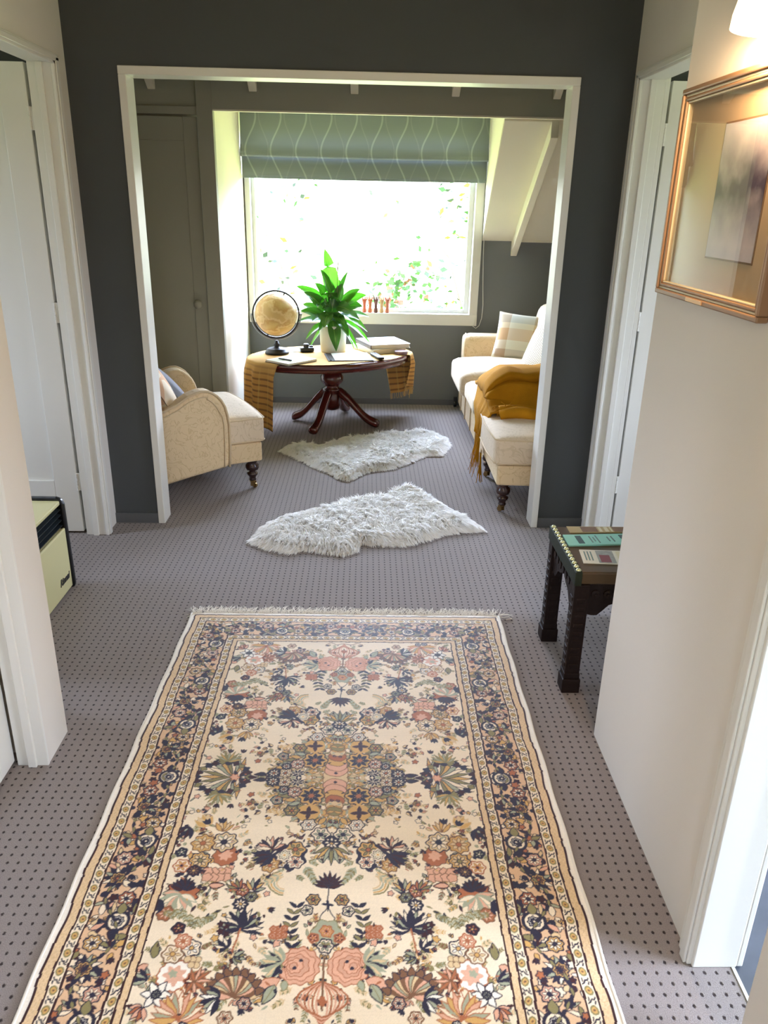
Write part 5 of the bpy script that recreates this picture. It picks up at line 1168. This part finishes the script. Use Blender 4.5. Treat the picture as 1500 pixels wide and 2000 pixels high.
def water_nodes(n, b):
    X, Y, Z, V = objco(n)
    no = n.nodes.new('ShaderNodeTexNoise'); no.inputs['Scale'].default_value = 14; no.inputs['Detail'].default_value = 6; n.links.new(V, no.inputs['Vector'])
    dz = math_node(n, 'SUBTRACT', 1.0, math_node(n, 'MULTIPLY', math_node(n, 'ABSOLUTE', math_node(n, 'SUBTRACT', Z, 1.645)), 9)); m_ = math_node(n, 'MULTIPLY', math_node(n, 'MAXIMUM', dz, 0), math_node(n, 'MULTIPLY', no.outputs[0], 2.0))
    c = mixc(n, no.outputs[0], lin((206, 198, 200)), lin((160, 156, 172))); n.links.new(mixc(n, math_node(n, 'MINIMUM', m_, 1), c, lin((70, 64, 84))), b.inputs['Base Color'])
b = MB(); b.box(-.006, -.005, 1.594, 1.818, 1.504, 1.768); b.build('watercolour', ramp_mat('misty_watercolour', water_nodes, .9, .1), PF)
b = MB(); b.add([(-.012, y0+.028, z0+.028), (-.012, y1-.028, z0+.028), (-.012, y1-.028, z1-.028), (-.012, y0+.028, z1-.028)], [(0, 1, 2, 3)]); b.build('picture_glass', m_glass, PF)
b = MB(); b.box(-.0262, -.0242, 1.752, 1.842, z0+.0025, z0+.0105); b.build('name_plate', mat('brass_plate', (214, 176, 130), .4, metal=.3), PF)
# ------------------------------------------------------------------ wall lamp
LP = thing('wall_lamp', 'lit half-bowl glass wall lamp above the picture', 'wall lamp', (NR, 1.585, 1.905))
m_shade = mat('lit_opal_glass', (255, 214, 160), .4, emit=6)
b = MB(); n = 24; vs = []; fs = []
for i in range(9):
    a = (PI/2)*i/8; r = .115*math.cos(a)**.8 if i < 8 else .006; z = .115*math.sin(a)
    for k in range(n+1): t = PI/2+PI*k/n; vs.append((r*math.cos(t)-.001, r*math.sin(t), z))
for i in range(8):
    for k in range(n): fs.append((i*(n+1)+k, i*(n+1)+k+1, (i+1)*(n+1)+k+1, (i+1)*(n+1)+k))
b.add(vs, fs); o = b.build('glass_shade', m_shade, LP, smooth=True); so = o.modifiers.new('s', 'SOLIDIFY'); so.thickness = .003
b = MB(); b.rbox(.004, .04, .04, .004, n=3, M=Matrix.Translation((-.004, 0, .03))); b.build('wall_plate', m_brass, LP)
b = MB(); b.lathe([(.012, .02), (.022, 0), (.024, -.02), (.014, -.04), (.001, -.045)], seg=20, c=(-.055, 0, .045)); b.build('bulb', mat('lit_bulb', (255, 206, 150), .4, emit=10), LP, smooth=True)
b = MB(); b.tube([(-.004, 0, .05), (-.03, 0, .07), (-.055, 0, .065)], .006, 8); b.build('lamp_arm', m_brass, LP, smooth=True)
ld = bpy.data.lights.new('bulb_light', 'POINT'); ld.energy = 26; ld.color = (1.0, .66, .36); ld.shadow_soft_size = .03
lo = bpy.data.objects.new('bulb_light', ld); col.objects.link(lo); lo.location = (NR-.050, 1.60, 1.895)
# unseen ceiling lamp, added above and behind the camera as warm hall fill
cl_ = thing('fill_ceiling_lamp', 'round opal ceiling lamp added out of view to warm the hall', 'ceiling lamp', (-.1, -.2, CH))
b = MB(); b.lathe([(.17, 0), (.175, -.03), (.15, -.07), (.09, -.095), (.001, -.10)], seg=36); b.build('glass_shade', mat('warm_opal_shade', (255, 226, 190), .4, emit=1.0), cl_, smooth=True)
b = MB(); b.lathe([(.18, 0), (.18, -.012), (.17, -.015)], seg=36); b.build('ceiling_rose', m_white, cl_)
ld = bpy.data.lights.new('hall_fill_light', 'POINT'); ld.energy = 8; ld.color = (1.0, .70, .50); ld.shadow_soft_size = .12  # added warm fill light under the unseen lamp
lo = bpy.data.objects.new('hall_fill_light', ld); col.objects.link(lo); lo.location = (-.1, -.2, CH-.22)

# ================================================================== GARDEN BEYOND THE WINDOW
def shrub(label, x, y, z0, rad, hgt, n, cols, seed, cat='shrub', name='garden_shrub', size=.10):
    rs = random.Random(seed); t = thing(name, label, cat, (x, y, z0), 0, 'garden shrubs beyond the window')
    b = MB(); b.tube([(0, 0, 0), (.05, 0, hgt*.4), (0, .05, hgt*.8)], [.05, .035, .01], 7)
    for k in range(9):
        a = rs.uniform(0, 2*PI); zz = hgt*rs.uniform(.2, .6); b.tube([(0, 0, zz), (rad*.5*math.cos(a), rad*.5*math.sin(a), zz+hgt*.18), (rad*.8*math.cos(a), rad*.8*math.sin(a), zz+hgt*.22)], [.018, .01, .004], 5)
    b.build('branches', mat('bark', (112, 92, 74), .9), t)
    b = MB(); cl = [(rs.gauss(0, rad*.5), rs.gauss(0, rad*.5), hgt*rs.uniform(.35, 1.0)) for _ in range(26)]; mi = 0
    for k in range(n):
        c = rs.choice(cl); p = Vector((c[0]+rs.gauss(0, rad*.16), c[1]+rs.gauss(0, rad*.16), c[2]+rs.gauss(0, hgt*.07))); d = Vector((rs.gauss(0, 1), rs.gauss(0, 1), rs.gauss(0, .6))).normalized()
        sd = d.cross(Vector((rs.gauss(0, 1), rs.gauss(0, 1), rs.gauss(0, 1)))).normalized(); l = size*rs.uniform(.6, 1.4); w_ = l*.28
        b.add([p, p+d*l*.4+sd*w_, p+d*l, p+d*l*.4-sd*w_], [(0, 1, 2, 3)], rs.randrange(len(cols)))
    b.build('foliage', cols, t, fix=False)
    return t
def foliage_mat(nm, c, tr):
    def f(n, b):
        b.inputs['Base Color'].default_value = lin(c); out = [q for q in n.nodes if q.type == 'OUTPUT_MATERIAL'][0]; t = n.nodes.new('ShaderNodeBsdfTranslucent'); t.inputs['Color'].default_value = (*tr, 1)
        mx = n.nodes.new('ShaderNodeMixShader'); mx.inputs[0].default_value = .35; n.links.new(b.outputs[0], mx.inputs[1]); n.links.new(t.outputs[0], mx.inputs[2]); n.links.new(mx.outputs[0], out.inputs[0])
    return ramp_mat(nm, f, .6, .2)
F1 = foliage_mat('bright_leaf', (56, 90, 36), (.02, .05, .006)); F2 = foliage_mat('mid_leaf', (46, 72, 34), (.012, .035, .006)); F3 = foliage_mat('dark_leaf', (44, 54, 42), (.01, .02, .008)); F4 = foliage_mat('yellow_leaf', (96, 88, 34), (.05, .05, .01)); F5 = foliage_mat('russet_leaf', (110, 66, 40), (.06, .03, .012))
shrub('leafy garden shrub outside the window, just behind the carved vases', .42, 10.6, -1.6, .42, 2.35, 420, [F1, F2, F1, F2, F1, F5], 3)
shrub('tall sparse garden tree outside, at the right side of the window', 1.35, 11.2, -1.9, .75, 4.2, 420, [F3, F2, F4], 5)
shrub('low garden shrub outside, at the bottom right corner of the window', 1.20, 9.8, -1.6, .5, 1.9, 320, [F2, F3, F1], 8)
shrub('thin garden tree outside, at the left side of the window', -1.1, 12.0, -1.9, .8, 4.3, 130, [F4, F2, F3], 11)
